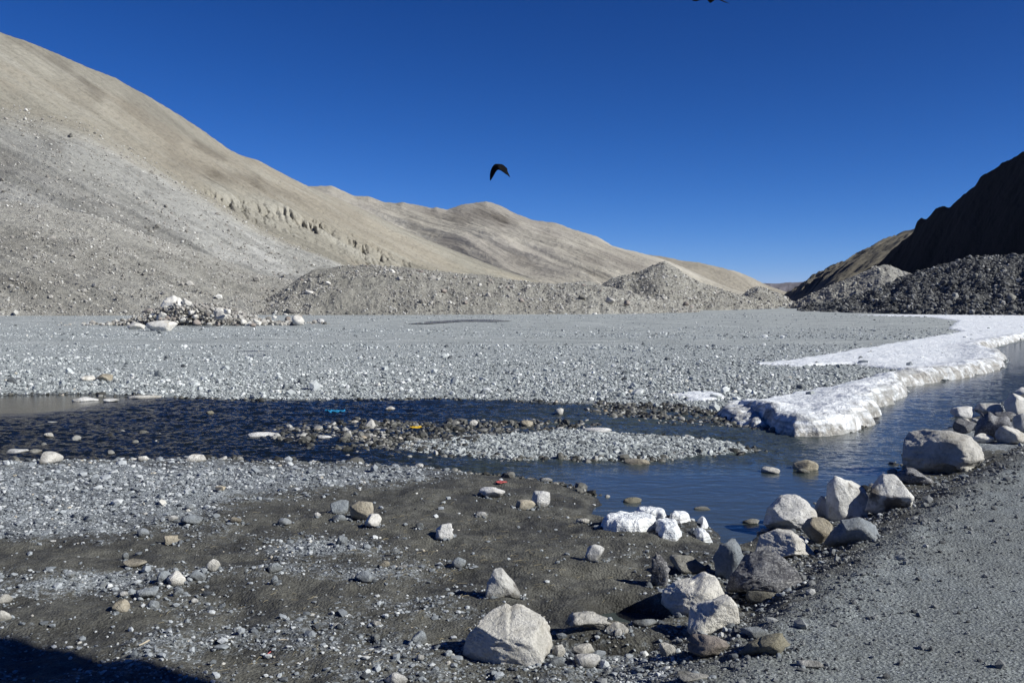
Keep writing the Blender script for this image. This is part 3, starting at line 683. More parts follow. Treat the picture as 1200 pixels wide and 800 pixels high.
# pebbles of the near bank
X, Y, r = polar(rs, 150000, 6.2, 20.5, p=0)
Z = H(X, Y); g, fr = gravel_value(X, Y, Z)
ok = (Z > 0.012) & (sdf(X, Y, ROAD) < -0.25) & (rs.uniform(0, 1, len(X)) < 0.018 + 0.95 * np.clip(g * 1.25 - 0.14, 0, 1) ** 1.7)
X, Y, Z, r = X[ok], Y[ok], Z[ok], r[ok]
size = np.clip(rs.lognormal(np.log(0.027), 0.55, len(X)), 0.01, 0.16) * (r / 10) ** 0.6
scatter('bank_pebbles', np.stack([X, Y, Z], -1), size, M['pebble'], 9, 1, (0.35, 0.75), tint=np.clip(RS(3).beta(2.1, 1.7, len(X)), 0, 1))
tag(bpy.data.objects['bank_pebbles'], 'blue-grey pebbles and flat chips strewn over the near bank', 'pebbles')

# gravel island and far shore
def in_poly(poly, n, rs):
    P = np.array(poly); lo, hi = P.min(0), P.max(0)
    x = rs.uniform(lo[0], hi[0], n); y = rs.uniform(lo[1], hi[1], n)
    k = sdf(x, y, poly) > -0.15
    return x[k], y[k]
x, y = in_poly(ISLE, 60000, rs); z = H(x, y, False)
k = z > -0.03; x, y, z = x[k], y[k], z[k]
size = np.clip(rs.lognormal(np.log(0.058), 0.4, len(x)), 0.025, 0.17)
scatter('island_cobbles', np.stack([x, y, z], -1), size, M['cobble'], 13, 1, (0.5, 0.9), tint=0.8 * RS(8).beta(1.6, 2.1, len(x)))
tag(bpy.data.objects['island_cobbles'], 'pale cobbles heaped on the low gravel island in the river', 'cobbles')
xs, ys = [], []
for poly, n in ((SHOAL, 6500), (SPIT, 5000)):
    x, y = in_poly(poly, n, rs); xs.append(x); ys.append(y)
x, y, _ = polar(rs, 9000, 16.5, 27, -36, 1, p=1); wpx, wpy = project(x, y, 0 * x)
k = (sdf(x, y, RIVER) > 0.1) & (wpx > -250) & (wpx < 560) & (wpy > 486) & (rs.uniform(0, 1, len(x)) < 0.03 + 0.5 * sstep(0.12, 0.45, fbm(x / 2.5, y / 1.2, octv=3, seed=97)) * sstep(495, 512, wpy))
xs.append(x[k][:1900]); ys.append(y[k][:1900])
# wet rim along every shore
X, Y, r = polar(rs, 60000, 15, 60, p=0)
land, isle, wob = sd_land(X, Y)
k = (np.maximum(land, isle) > -0.22) & (np.maximum(land, isle) < 0.18) & (X < 9)
xs.append(X[k]); ys.append(Y[k])
x, y = np.concatenate(xs), np.concatenate(ys); z = np.maximum(H(x, y, False), -0.03)
size = np.clip(rs.lognormal(np.log(0.075), 0.5, len(x)), 0.03, 0.27)
scatter('wet_river_stones', np.stack([x, y, z], -1), size, M['wetstone'], 17, 2, (0.5, 0.85))
tag(bpy.data.objects['wet_river_stones'], 'dark wet stones breaking the shallow water along the shores', 'stones')

# grit on the track and its crumbling edge
X, Y, r = polar(rs, 100000, 5.2, 24, -2, 36, p=0)
sdr = sdf(X, Y, ROAD); edge = sstep(1.2, -0.2, sdr)
ok = (sdr > -0.9) & (rs.uniform(0, 1, len(X)) < 0.16 + 0.34 * edge)
X, Y, r, edge = X[ok], Y[ok], r[ok], edge[ok]; Z = H(X, Y)
size = np.clip(rs.lognormal(np.log(0.012), 0.6, len(X)) * (1 + 0.35 * edge), 0.005, 0.12) * (r / 8) ** 0.7
scatter('track_grit', np.stack([X, Y, Z], -1), size, M['roadgrit'], 19, 1, (0.5, 0.9))
tag(bpy.data.objects['track_grit'], 'dark grit and small chips lying on the gravel track', 'grit')

# rubble on the slopes
def on_slope(P, n, rs, lowbias=1.0, jitter=0.5):
    nv, nu = P.shape[:2]
    v = (rs.uniform(0, 1, n) ** lowbias) * (nv - 1.001); u = rs.uniform(0, 1, n) * (nu - 1.001)
    i, j = v.astype(int), u.astype(int); fv, fu = (v - i)[:, None], (u - j)[:, None]
    return (P[i, j] * (1 - fv) + P[i + 1, j] * fv) * (1 - fu) + (P[i, j + 1] * (1 - fv) + P[i + 1, j + 1] * fv) * fu
Ps, Ss = [], []
for P, n, med in ((S1, 38000, 0.42), (S2, 42000, 0.26), (D1, 34000, 0.2), (D2, 12000, 0.32), (D3, 3000, 0.5), (R2, 6000, 0.4)):
    p = on_slope(P, n, rs, 1.2); q = fbm(p[:, 0] / 12, p[:, 1] / 12, octv=3, seed=300)
    k = rs.uniform(0, 1, n) < np.clip(0.55 + 1.3 * q, 0.08, 1); p = p[k]
    Ps.append(p); Ss.append(np.clip(rs.lognormal(np.log(med), 0.55, len(p)), 0.12, 2.6))
scatter('slope_rubble', np.concatenate(Ps), np.concatenate(Ss), M['rubble'], 23, 1, (0.6, 0.95))
tag(bpy.data.objects['slope_rubble'], 'pale rubble strewn over the scree slopes and moraine ridges', 'rubble')
p = on_slope(R1, 42000, rs, 1.1)
scatter('dark_slope_rubble', p, np.clip(rs.lognormal(np.log(0.27), 0.6, len(p)), 0.14, 2.2), M['rubble_shade_tone'], 29, 1, (0.6, 1.0))
tag(bpy.data.objects['dark_slope_rubble'], 'dark rubble of the shaded moraine below the backlit mountain', 'rubble')

# ------------------------------------------------------------------ ice along the river
ICE = [on_z(*p) for p in [
    (862, 482), (882, 494), (905, 505), (930, 512), (965, 513), (1000, 507), (1028, 497), (1034, 481), (1060, 466), (1066, 453), (1100, 449), (1140, 441),
    (1176, 433), (1181, 421), (1150, 412), (1200, 399), (1300, 388), (1400, 380), (1400, 371), (1200, 372), (1120, 370), (1000, 372), (1090, 374.5), (1120, 379),
    (1108, 388), (1125, 392), (1085, 399), (1040, 407), (1000, 414), (940, 424), (878, 432), (940, 434), (1000, 432), (1044, 438), (1056, 443), (1040, 449), (990, 456), (940, 465), (900, 473)]]
def ice_sheet(name, poly, label, a0, a1, r0, r1, thin, thick, dirty=1.0, dr=0.0022, da=0.055, ws=1.0, ew=0.32, group=None):
    ia = np.radians(np.arange(a0, a1, da)); ir = np.geomspace(r0, r1, int(math.log(r1 / r0) / dr))
    if r1 > 60: ir = np.concatenate([np.geomspace(r0, 45, 400)[:-1], np.geomspace(45, r1, 160)])
    A, R = np.meshgrid(ia, ir); X, Y = R * np.sin(A), R * np.cos(A)
    wob = ws * (0.16 * fbm(X / 0.7 / ws, Y / 0.7 / ws, octv=3, seed=401) + 0.25 * fbm(X / 2.4 / ws, Y / 2.4 / ws, octv=2, seed=402))
    sd = sdf(X, Y, poly) + wob
    gz = np.maximum(H(X, Y, False), -0.1)
    edge = np.clip(sd / (ew + 0.004 * R * ws), 0, 1)
    prof = 1 - (1 - edge) ** 2.6
    riv = sstep(2.6, 0.4, -sdf(X, Y, RIVER))                 # thick where it overhangs the river, thin far out on the plain
    T = (thin + (thick - thin) * riv) * (1 + 0.25 * fbm(X / 2.5, Y / 2.5, octv=3, seed=403)) + ws * (0.05 + 0.06 * riv) * fbm(X / 0.6 / ws, Y / 0.6 / ws, octv=4, seed=404) + 0.08 * ws * riv * fbm(X / 1.3 / ws, Y / 1.3 / ws, octv=2, seed=405, ridged=True)
    Zi = gz - 0.15 + prof * (T + 0.15)
    ok = sd > -0.12 * ws
    fc = grid_faces(len(ir), len(ia))[:, ::-1]; fc = fc[ok.ravel()[fc].all(1)]
    used = np.unique(fc); remap = np.zeros(X.size, np.int64); remap[used] = np.arange(len(used))
    V = np.stack([X, Y, Zi], -1).reshape(-1, 3)[used]
    ipx = project(X, Y, Zi)[0]
    inner = dirty * (1 - 0.45 * sstep(1035, 1060, ipx) * riv) * np.clip(sd / (0.75 + 0.3 * riv) / ws, 0, 1) + 0.9 * (1 - riv) * np.clip(sd / 0.15, 0, 1) * dirty
    me = mesh_np(name, V, remap[fc], M['ice'], True, [('inner', 'FLOAT', np.clip(inner, 0, 1).ravel()[used])])
    tag(link(name, me), label, 'ice', group)
ice_sheet('ice_shelf', ICE, 'long white ice shelf with dirty undercut rim along the far side of the river', 11.5, 36, 19, 190, 0.09, 0.35)
ice_sheet('ice_patch', [on_z(*p) for p in [(782, 469), (800, 465), (830, 464), (852, 467), (856, 473), (830, 477), (800, 475)]], 'thin ice patch on the cobbles left of the long shelf', 8, 14, 23, 32, 0.07, 0.09)
ice_sheet('ice_patch', [on_z(*p) for p in [(838, 488), (856, 480), (885, 478), (900, 490), (905, 502), (880, 502), (850, 497)]], 'dirty ice tongue left of the thick end of the shelf', 10, 16.5, 19, 29, 0.10, 0.12, 0.45)

# ------------------------------------------------------------------ single rocks
def rock_mesh(name, seed, w, d, h, mat, sub=4, outline=None, n=14, k=34, rough=1.0, lo=0.6, lean=0.12, boxy=1.0):
    rs = RS(seed); D, Fc = ICO[sub]
    r = facet(D, rs, n, k, lo)
    P = D * r[:, None]
    o = rs.uniform(-50, 50, 3)
    q = P + o
    dn = 0.07 * fbm(q[:, 0] * 1.6, q[:, 1] * 1.6, q[:, 2] * 1.6, 3, seed) + 0.05 * fbm(q[:, 0] * 3.4, q[:, 1] * 3.4, q[:, 2] * 5, 4, seed + 7, ridged=True)
    if sub >= 5: dn = dn + 0.022 * fbm(q[:, 0] * 11, q[:, 1] * 11, q[:, 2] * 11, 4, seed + 9, ridged=True) + 0.03 * fbm(q[:, 0] * 2.2 + 9, q[:, 1] * 2.2, q[:, 2] * 3.4, 2, seed + 13, ridged=True)
    P = P * (1 + rough * dn)[:, None]
    lo_, hi_ = P.min(0), P.max(0); P = (P - (lo_ + hi_) / 2) / ((hi_ - lo_) / 2)
    if boxy != 1.0: P = np.sign(P) * np.abs(P) ** boxy
    if outline is not None:
        oc = np.array(outline, float); oc[:, 0] -= (oc[:, 0].min() + oc[:, 0].max()) / 2
        oc[:, 0] /= (oc[:, 0].max() - oc[:, 0].min()) / 2; oc[:, 1] = oc[:, 1] / oc[:, 1].max() * 2 - 1
        th = np.arctan2(P[:, 2], P[:, 0]); nb = 96
        bi = ((th + np.pi) / (2 * np.pi) * nb).astype(int) % nb
        cur = np.zeros(nb); np.maximum.at(cur, bi, np.hypot(P[:, 0], P[:, 2]))
        cur = np.where(cur < 0.2, 1.0, cur)
        cur = (np.roll(cur, 1) + cur * 2 + np.roll(cur, -1)) / 4
        # target radius by casting rays on the outline
        tgt = np.zeros(nb)
        for i in range(nb):
            a = -np.pi + (i + 0.5) * 2 * np.pi / nb; dx, dy = math.cos(a), math.sin(a); best = 0.05
            for j in range(len(oc)):
                (x1, y1), (x2, y2) = oc[j], oc[(j + 1) % len(oc)]
                den = dx * (y2 - y1) - dy * (x2 - x1)
                if abs(den) < 1e-9: continue
                t = (x1 * (y2 - y1) - y1 * (x2 - x1)) / den; s = (x1 * dy - y1 * dx) / den
                if t > 0 and -1e-6 <= s <= 1 + 1e-6: best = max(best, t)
            tgt[i] = best
        ratio = tgt / cur
        fpos = ((th + np.pi) / (2 * np.pi) * nb - 0.5)
        i0 = np.floor(fpos).astype(int); fw = fpos - i0
        sc = ratio[i0 % nb] * (1 - fw) + ratio[(i0 + 1) % nb] * fw
        P[:, 0] *= sc; P[:, 2] *= sc
        lo_, hi_ = P.min(0), P.max(0); P[:, 0] = (P[:, 0] - (lo_[0] + hi_[0]) / 2) / ((hi_[0] - lo_[0]) / 2)
        P[:, 2] = (P[:, 2] - lo_[2]) / (hi_[2] - lo_[2]) * 2 - 1
    P[:, 1] += lean * (P[:, 2] + 1)
    # flat, slightly buried underside
    P[:, 2] = np.maximum(P[:, 2], -1 + 0.06)
    P = P * np.array((w / 2, d / 2, h / 2)); P[:, 2] += h / 2
    return mesh_np(name, P, Fc, mat, True)

ROCKS = []
def rock(px, yb, wpx, hpx, mat, label, seed=None, outline=None, sub=4, depth=0.85, cat='rock', name='rock', group=None, n=14, k=34, rough=1.0, sink=0.18, zoff=0.0, lean=0.14, mesh=None, yaw=0.0, lo=0.6, boxy=1.0):
    sub = 6 if sub == 5 and wpx > 60 else sub
    p = ground_at(px, yb)
    dist = float(np.hypot(p[0], p[1])); s = p[1] / F
    w = wpx * s; d = w * depth
    sin_t = (CAM_Z - p[2]) / math.hypot(dist, CAM_Z - p[2]); cos_t = math.sqrt(1 - sin_t ** 2)
    h = max((hpx * s - d * 0.42 * sin_t) / cos_t, 0.38 * hpx * s)
    seed = seed if seed is not None else len(ROCKS) * 7 + 3
    me = mesh or rock_mesh(name, seed, w, d, h * (1 + sink), M[mat], sub, outline, n, k, rough, lo, lean, boxy)
    o = link(name, me)
    f = np.array((p[0], p[1])) / dist
    o.location = (p[0] + f[0] * d * 0.42, p[1] + f[1] * d * 0.42, p[2] - h * sink + zoff)
    o.rotation_euler.z = -math.atan2(p[0], p[1]) + yaw
    tag(o, label, cat, group)
    ROCKS.append(o)
    return o

# foreground and river bank
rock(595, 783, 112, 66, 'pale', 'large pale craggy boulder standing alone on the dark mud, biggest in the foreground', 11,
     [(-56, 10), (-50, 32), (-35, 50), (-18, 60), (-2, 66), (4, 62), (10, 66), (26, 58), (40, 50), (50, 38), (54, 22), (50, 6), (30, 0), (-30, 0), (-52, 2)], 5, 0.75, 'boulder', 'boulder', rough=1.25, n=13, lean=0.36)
rock(589, 701, 42, 33, 'spot', 'white wedge-shaped rock with a dark stain, behind the largest foreground boulder', 21, [(-20, 4), (-17, 20), (-10, 31), (0, 32), (12, 20), (21, 8), (20, 1), (0, 0), (-15, 0)], 5, 0.75, name='rock')
rock(1104, 556, 92, 54, 'pale', 'biggest boulder on the river edge, broad and pale, beside the track at right', 31,
     [(-46, 12), (-45, 38), (-38, 48), (-18, 53), (8, 54), (30, 49), (42, 36), (46, 24), (34, 14), (36, 4), (10, 0), (-20, 0), (-40, 4)], 5, 0.85, 'boulder', 'boulder', rough=0.9)
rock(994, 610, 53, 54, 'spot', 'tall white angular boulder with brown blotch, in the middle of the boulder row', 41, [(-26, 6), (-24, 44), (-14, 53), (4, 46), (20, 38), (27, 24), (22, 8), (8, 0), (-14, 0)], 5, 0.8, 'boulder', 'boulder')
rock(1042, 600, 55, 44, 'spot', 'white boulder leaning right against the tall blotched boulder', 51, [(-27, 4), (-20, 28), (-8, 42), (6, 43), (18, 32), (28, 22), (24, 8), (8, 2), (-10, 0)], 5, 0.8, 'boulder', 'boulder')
rock(1070, 568, 46, 20, 'darkrock', 'low dark slab in front of the biggest river-edge boulder', 61, [(-24, 4), (-18, 16), (0, 20), (14, 13), (24, 4), (10, 0), (-12, 0)], 4, 0.7)
rock(926, 622, 64, 42, 'white', 'rounded white boulder with coarse surface at the water edge', 71, [(-31, 6), (-26, 26), (-12, 40), (6, 42), (20, 34), (30, 20), (31, 6), (10, 0), (-20, 0)], 5, 0.85, 'boulder', 'boulder', n=18, rough=1.2)
rock(997, 640, 64, 34, 'blue', 'flat blue-grey slab tilted against the track edge below the tall blotched boulder', 81, [(-32, 0), (-24, 14), (-6, 28), (10, 33), (24, 26), (32, 12), (14, 6), (-10, 0)], 4, 0.6, k=24, lean=0.15)
rock(957, 638, 36, 31, 'tanrock', 'tan rounded rock between the rounded white boulder and the blue-grey slab', 91, None, 4, 0.9, n=20)
rock(962, 606, 18, 25, 'pale', 'small upright pale rock tucked left of the tall blotched boulder', 95, None, 4, 0.9)
rock(920, 655, 70, 31, 'pale', 'low pale boulder lying behind the dark veined boulder', 101, [(-35, 4), (-30, 22), (-10, 31), (8, 30), (24, 18), (35, 6), (20, 0), (-20, 0)], 5, 0.8, 'boulder', 'boulder')
rock(928, 652, 30, 16, 'white', 'small white cap of rock in front of the low pale boulder', 105, None, 4, 0.8)
rock(853, 680, 37, 47, 'blue', 'smooth egg-shaped grey rock standing left of the dark veined boulder', 111, [(-18, 6), (-18, 30), (-10, 43), (4, 47), (16, 40), (19, 28), (16, 8), (0, 0)], 4, 0.9, n=22, rough=0.5)
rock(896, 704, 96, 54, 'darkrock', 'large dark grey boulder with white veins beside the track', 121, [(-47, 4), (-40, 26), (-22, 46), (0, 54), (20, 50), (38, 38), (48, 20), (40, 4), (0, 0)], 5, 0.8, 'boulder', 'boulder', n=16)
rock(811, 722, 76, 48, 'pale', 'pale block of a boulder at the left end of the boulder row', 131, [(-38, 8), (-36, 26), (-22, 36), (2, 40), (16, 48), (30, 44), (38, 30), (36, 10), (10, 0), (-24, 0)], 5, 0.8, 'boulder', 'boulder')
rock(836, 744, 62, 46, 'pale', 'angular pale boulder with a step, nearest of the boulder row', 141, [(-31, 8), (-28, 30), (-14, 36), (2, 42), (20, 46), (28, 36), (31, 18), (14, 6), (-14, 0)], 5, 0.8, 'boulder', 'boulder')
rock(773, 688, 25, 42, 'darkrock', 'upright dark rock streaked white, by the small shaded pool', 151, [(-12, 10), (-10, 34), (0, 42), (10, 32), (12, 14), (6, 0), (-4, 0)], 4, 0.8)
rock(806, 672, 44, 22, 'wetrock', 'damp grey slab behind the pale block at the row end', 155, None, 4, 0.8)
rock(697, 657, 23, 20, 'white', 'small white block left of the ice lumps', 161, None, 4, 0.9)
rock(831, 770, 56, 25, 'pink', 'pinkish flat rock at the foot of the boulder row', 171, [(-27, 4), (-22, 18), (-6, 24), (14, 22), (28, 10), (24, 0), (-10, 0)], 4, 0.75)
rock(895, 769, 62, 26, 'olivestone', 'olive-tan smooth slab lying on the track edge', 181, [(-31, 0), (-16, 12), (6, 22), (24, 26), (31, 14), (20, 4)], 4, 0.65, rough=0.5)
rock(884, 748, 36, 13, 'blue', 'thin grey slab just behind the olive-tan slab', 185, None, 4, 0.7)
rock(897, 706, 46, 14, 'wetrock', 'long low brown-grey stone under the front of the dark veined boulder', 187, None, 4, 0.5)
rock(949, 783, 32, 9, 'white', 'bright white flat chip alone on the track', 191, None, 3, 0.5, k=26)
rock(690, 745, 58, 18, 'pale', 'pale slab capping the dark hollow right of the largest boulder', 195, [(-29, 2), (-18, 14), (4, 18), (29, 12), (24, 2)], 4, 0.6, zoff=0.06)
rock(723, 745, 28, 14, 'pale', 'pale wedge between the slab and the pool', 197, None, 4, 0.7)
rock(655, 771, 16, 14, 'pale', 'small round stone touching the right side of the largest boulder', 199, None, 4, 0.9, n=20)
rock(683, 770, 28, 14, 'pale', 'flat pale stone in front of the dark hollow', 201, None, 4, 0.8)
rock(688, 784, 32, 16, 'white', 'low whitish stone lower right of the largest boulder', 203, None, 4, 0.8)
rock(652, 784, 20, 14, 'blue', 'grey stone at the lower right corner of the largest boulder', 205, None, 4, 0.8)
rock(724, 748, 11, 11, 'white', 'tiny bright white stone at the lip of the dark hollow', 207, None, 3, 0.9)
rock(782, 772, 20, 17, 'pale', 'small pale stone left of the pinkish flat rock', 209, None, 4, 0.9)
rock(755, 735, 30, 10, 'blue', 'thin grey plate by the shaded pool', 211, None, 3, 0.6)
rock(464, 806, 28, 18, 'white', 'white stone cut by the bottom edge of the picture', 213, None, 4, 0.8)
rock(812, 803, 40, 12, 'pale', 'pale stone at the bottom edge below the pinkish flat rock', 215, None, 4, 0.8)
# far end of the boulder row
rock(1127, 490, 26, 14, 'white', 'low white rock touching the water at the far end of the boulder row', 221, None, 4, 0.9)
rock(1158, 487, 32, 15, 'pale', 'pale rounded rock at the far end of the boulder row', 223, None, 4, 0.9)
rock(1166, 517, 46, 34, 'darkrock', 'dark peaked boulder behind the biggest river-edge boulder', 225, [(-23, 4), (-18, 22), (-6, 34), (6, 28), (18, 30), (23, 10), (8, 0)], 4, 0.9, 'boulder', 'boulder')
rock(1150, 520, 28, 12, 'pale', 'flat pale stone at the foot of the dark peaked boulder', 227, None, 4, 0.8)
rock(1184, 521, 34, 22, 'pale', 'pale rock to the right of the dark peaked boulder', 229, None, 4, 0.8)
rock(1192, 487, 30, 26, 'pale', 'pale boulder near the right edge above the dark peaked boulder', 231, None, 4, 0.8, 'boulder', 'boulder')
rock(1205, 507, 34, 24, 'spot', 'blotched boulder cut by the right edge of the picture', 233, None, 4, 0.8, 'boulder', 'boulder')
rock(1178, 494, 24, 12, 'darkrock', 'small dark rock wedged among the far boulders', 235, None, 4, 0.8)
rock(1199, 470, 24, 16, 'white', 'whitish rock farthest along the boulder row', 237, None, 4, 0.8)
rock(1118, 524, 34, 9, 'wetrock', 'low damp ledge showing behind the biggest river-edge boulder', 239, None, 3, 0.8)
rock(1116, 556, 26, 20, 'wetrock', 'reddish-brown wedge leaning on the right foot of the biggest river-edge boulder', 241, None, 4, 0.6)
# stones standing in the water
rock(944, 553, 30, 15, 'tanrock', 'tan humped stone standing in open water', 251, None, 4, 0.8)
rock(903, 556, 22, 9, 'pale', 'flat pale stone in the water left of the tan humped stone', 253, None, 4, 0.8)
rock(941, 556, 16, 7, 'wetrock', 'small grey stone touching the front of the tan humped stone', 255, None, 3, 0.8)
rock(823, 599, 20, 5, 'wetrock', 'flat dark stone barely above the calm water', 257, None, 3, 0.6)
rock(880, 616, 20, 8, 'wetrock', 'dark flat stone in the water before the rounded white boulder', 259, None, 3, 0.7)
rock(741, 591, 22, 8, 'olivestone', 'olive stone at the tip of a thin mud spit in the water', 261, None, 4, 0.7)
rock(746, 546, 32, 9, 'tanrock', 'tan flat stone in the water in front of the gravel island', 263, None, 4, 0.7)
rock(434, 503, 14, 12, 'pale', 'pale egg-shaped stone standing in the stream with its reflection', 265, None, 4, 0.9, n=20)
rock(307, 514, 34, 8, 'white', 'flat white slab washed by the dark rapids', 267, None, 4, 0.6)
rock(380, 516, 18, 6, 'white', 'small flat whitish stone right of the slab in the rapids', 269, None, 3, 0.7)
rock(458, 481, 14, 5, 'pale', 'small pale stone near the far shore of the stream', 271, None, 3, 0.8)
rock(246, 487, 10, 6, 'olivestone', 'small brown stone in the upper part of the dark water', 273, None, 3, 0.8)
rock(655, 486, 11, 8, 'pale', 'squarish pale stone in the narrow back channel', 275, None, 3, 0.9)
rock(617, 501, 16, 9, 'tanrock', 'brownish pointed stone at the head of the gravel island', 277, None, 3, 0.9)
rock(554, 500, 12, 8, 'pale', 'pale stone among the shoal pebbles', 279, None, 3, 0.9)
rock(700, 508, 34, 7, 'white', 'long white flat stone on top of the gravel island', 281, None, 3, 0.6)
rock(100, 471, 30, 6, 'white', 'white flat stone in the calm tan shallows', 283, None, 3, 0.6)
rock(130, 472, 18, 5, 'white', 'smaller whitish stone right of the one in the calm shallows', 285, None, 3, 0.7)
rock(170, 468, 40, 5, 'pale', 'low pale gravel hump at the far end of the calm shallows', 287, None, 3, 0.5)
rock(20, 533, 26, 7, 'white', 'foam-white flat stone near the left edge at the near shore', 289, None, 3, 0.6)
rock(57, 513, 11, 6, 'pale', 'small pale stone in the dark rapids at left', 291, None, 3, 0.8)
rock(168, 510, 13, 6, 'wetrock', 'wet grey stone in the middle of the rapids', 293, None, 3, 0.8)
# near bank
rock(60, 543, 27, 14, 'pale', 'biggest pale stone on the near shore at left', 301, None, 4, 0.8)
rock(41, 532, 16, 6, 'wetrock', 'dark stone behind the biggest pale stone of the left shore', 303, None, 3, 0.8)
rock(229, 541, 25, 9, 'pale', 'long pale stone lying on the near shore', 305, None, 4, 0.6)
rock(168, 540, 14, 6, 'pale', 'small stone on the near shore left of the long pale one', 307, None, 3, 0.8)
rock(577, 583, 31, 13, 'white', 'oval white stone on dark mud near the water', 311, None, 4, 0.7, n=22, rough=0.5)
rock(521, 632, 22, 19, 'white', 'white block with a sharp shadow on the mud', 313, [(-11, 2), (-9, 12), (-2, 18), (10, 19), (11, 2)], 4, 0.8, k=24)
rock(634, 593, 22, 18, 'white', 'white tilted stone of the pair near the bend', 315, None, 4, 0.7)
rock(616, 597, 24, 11, 'tanrock', 'cream low stone of the pair near the bend', 317, None, 4, 0.8)
rock(424, 611, 28, 23, 'tanrock', 'cream rock, tallest of the cluster on the mud', 319, None, 4, 0.8, n=16)
rock(437, 618, 21, 16, 'pale', 'pale block leaning on the right of the cream cluster rock', 321, None, 4, 0.8, k=24)
rock(398, 603, 22, 17, 'blue', 'grey block at the left of the rock cluster', 323, None, 4, 0.8)
rock(397, 612, 18, 10, 'blue', 'flat grey stone below the left of the rock cluster', 325, None, 3, 0.8)
rock(400, 639, 15, 12, 'blue', 'blue-grey stone alone below the rock cluster', 327, None, 4, 0.8)
rock(428, 683, 24, 14, 'blue', 'rounded pale blue stone on the pebbly mud', 329, None, 4, 0.8, n=22, rough=0.5)
rock(491, 755, 19, 15, 'blue', 'grey angular stone left of the largest boulder', 331, None, 4, 0.8)
rock(492, 775, 10, 8, 'white', 'tiny white pebble below the grey angular stone', 333, None, 3, 0.8)
rock(440, 751, 11, 8, 'blue', 'small blue-grey pebble on gravel at the bottom', 335, None, 3, 0.8)
rock(250, 669, 17, 14, 'pale', 'round grey-white stone with a shadow in the pebble field', 337, None, 4, 0.9, n=22)
rock(322, 671, 17, 12, 'blue', 'blue-grey stone right of the round grey-white one', 339, None, 4, 0.8)
rock(202, 638, 20, 11, 'tanrock', 'tan brick-shaped stone on bare mud', 341, [(-10, 1), (-9, 9), (-2, 11), (9, 10), (10, 1)], 4, 0.7, k=26)
rock(225, 615, 26, 12, 'blue', 'low blue-grey stone above the tan brick-shaped one', 343, None, 4, 0.8)
rock(203, 610, 12, 6, 'white', 'small white stone beside the low blue-grey one', 345, None, 3, 0.8)
rock(222, 597, 10, 7, 'blue', 'tiny grey-blue stone above the low blue-grey one', 347, None, 3, 0.8)
rock(168, 629, 14, 10, 'blue', 'small rounded blue stone left of the tan brick-shaped one', 349, None, 3, 0.8)
rock(276, 613, 14, 7, 'tanrock', 'small cream stone right of the low blue-grey one', 351, None, 3, 0.8)
rock(333, 616, 18, 9, 'blue', 'grey stone with chips around it, upper middle of the mud', 353, None, 3, 0.8)
rock(372, 606, 8, 6, 'white', 'tiny white stone left of the rock cluster', 355, None, 3, 0.8)
rock(207, 687, 22, 17, 'pale', 'light grey rock in the middle of the left heap of stones', 357, None, 4, 0.8)
rock(193, 683, 18, 14, 'blue', 'blue-grey rock at the left of the heap of stones', 359, None, 4, 0.8)
rock(232, 682, 20, 14, 'blue', 'grey flattened rock at the right of the heap of stones', 361, None, 4, 0.8)
rock(173, 702, 26, 13, 'blue', 'dark blue-grey slab below the heap of stones', 363, None, 4, 0.8)
rock(180, 717, 14, 14, 'blue', 'blue-grey upright stone beside the cream block', 365, None, 4, 0.8)
rock(142, 720, 21, 17, 'tanrock', 'cream angular block at lower left with a shadow', 367, None, 4, 0.8, k=24)
rock(209, 699, 12, 11, 'blue', 'small grey stone under the heap of stones', 369, None, 3, 0.8)
rock(145, 699, 10, 6, 'white', 'small whitish stone above the cream angular block', 371, None, 3, 0.8)
rock(322, 687, 9, 13, 'blue', 'small grey stone below the blue-grey one, right of the heap', 373, None, 3, 0.8)
rock(228, 707, 9, 6, 'white', 'tiny pale pebble on the bare mud strip right of the heap', 375, None, 3, 0.8)
rock(158, 665, 28, 9, 'tanrock', 'cream crumbling clod left of the round grey-white stone', 377, None, 4, 0.8)
rock(147, 656, 8, 9, 'blue', 'dark upright stone behind the cream crumbling clod', 379, None, 3, 0.8)
rock(82, 678, 13, 8, 'blue', 'small blue stone in the left pebble streak', 381, None, 3, 0.8)
rock(122, 691, 14, 9, 'blue', 'small blue stone in the right of the left pebble streak', 383, None, 3, 0.8)
rock(4, 707, 22, 11, 'pale', 'pale stone cut by the left edge of the picture', 385, None, 3, 0.8)
rock(4, 728, 18, 13, 'pale', 'grey stone at the left edge just above the big shadow', 387, None, 3, 0.8)
rock(538, 665, 17, 12, 'blue', 'bluish angular stone on straw-littered mud', 389, None, 3, 0.8)
rock(564, 606, 15, 7, 'white', 'white low stone between the oval stone and the white block', 391, None, 3, 0.8)
rock(492, 620, 10, 8, 'blue', 'small bluish stone left of the white block', 393, None, 3, 0.8)
rock(450, 665, 14, 8, 'tanrock', 'small tan stone above the rounded pale blue one', 395, None, 3, 0.8)
rock(472, 666, 12, 4, 'white', 'thin white chip right of the small tan stone', 397, None, 3, 0.6)
rock(463, 649, 12, 6, 'blue', 'thin grey chip on the mud right of the lone blue-grey stone', 399, None, 3, 0.6)
rock(441, 735, 12, 8, 'white', 'pale pebble between the gravel streaks at the bottom', 411, None, 3, 0.8)
rock(395, 737, 12, 7, 'white', 'whitish flake on gravel at bottom centre left', 413, None, 3, 0.6)
rock(683, 613, 16, 6, 'pale', 'flat pale stone on the mud tip by the bend', 415, None, 3, 0.7)
rock(640, 565, 15, 5, 'white', 'white chip on the shore above the pair of stones', 417, None, 3, 0.7)
rock(270, 437, 2, 2, 'pale', 'speck of stone on the open plain', 418, None, 2, 0.9)
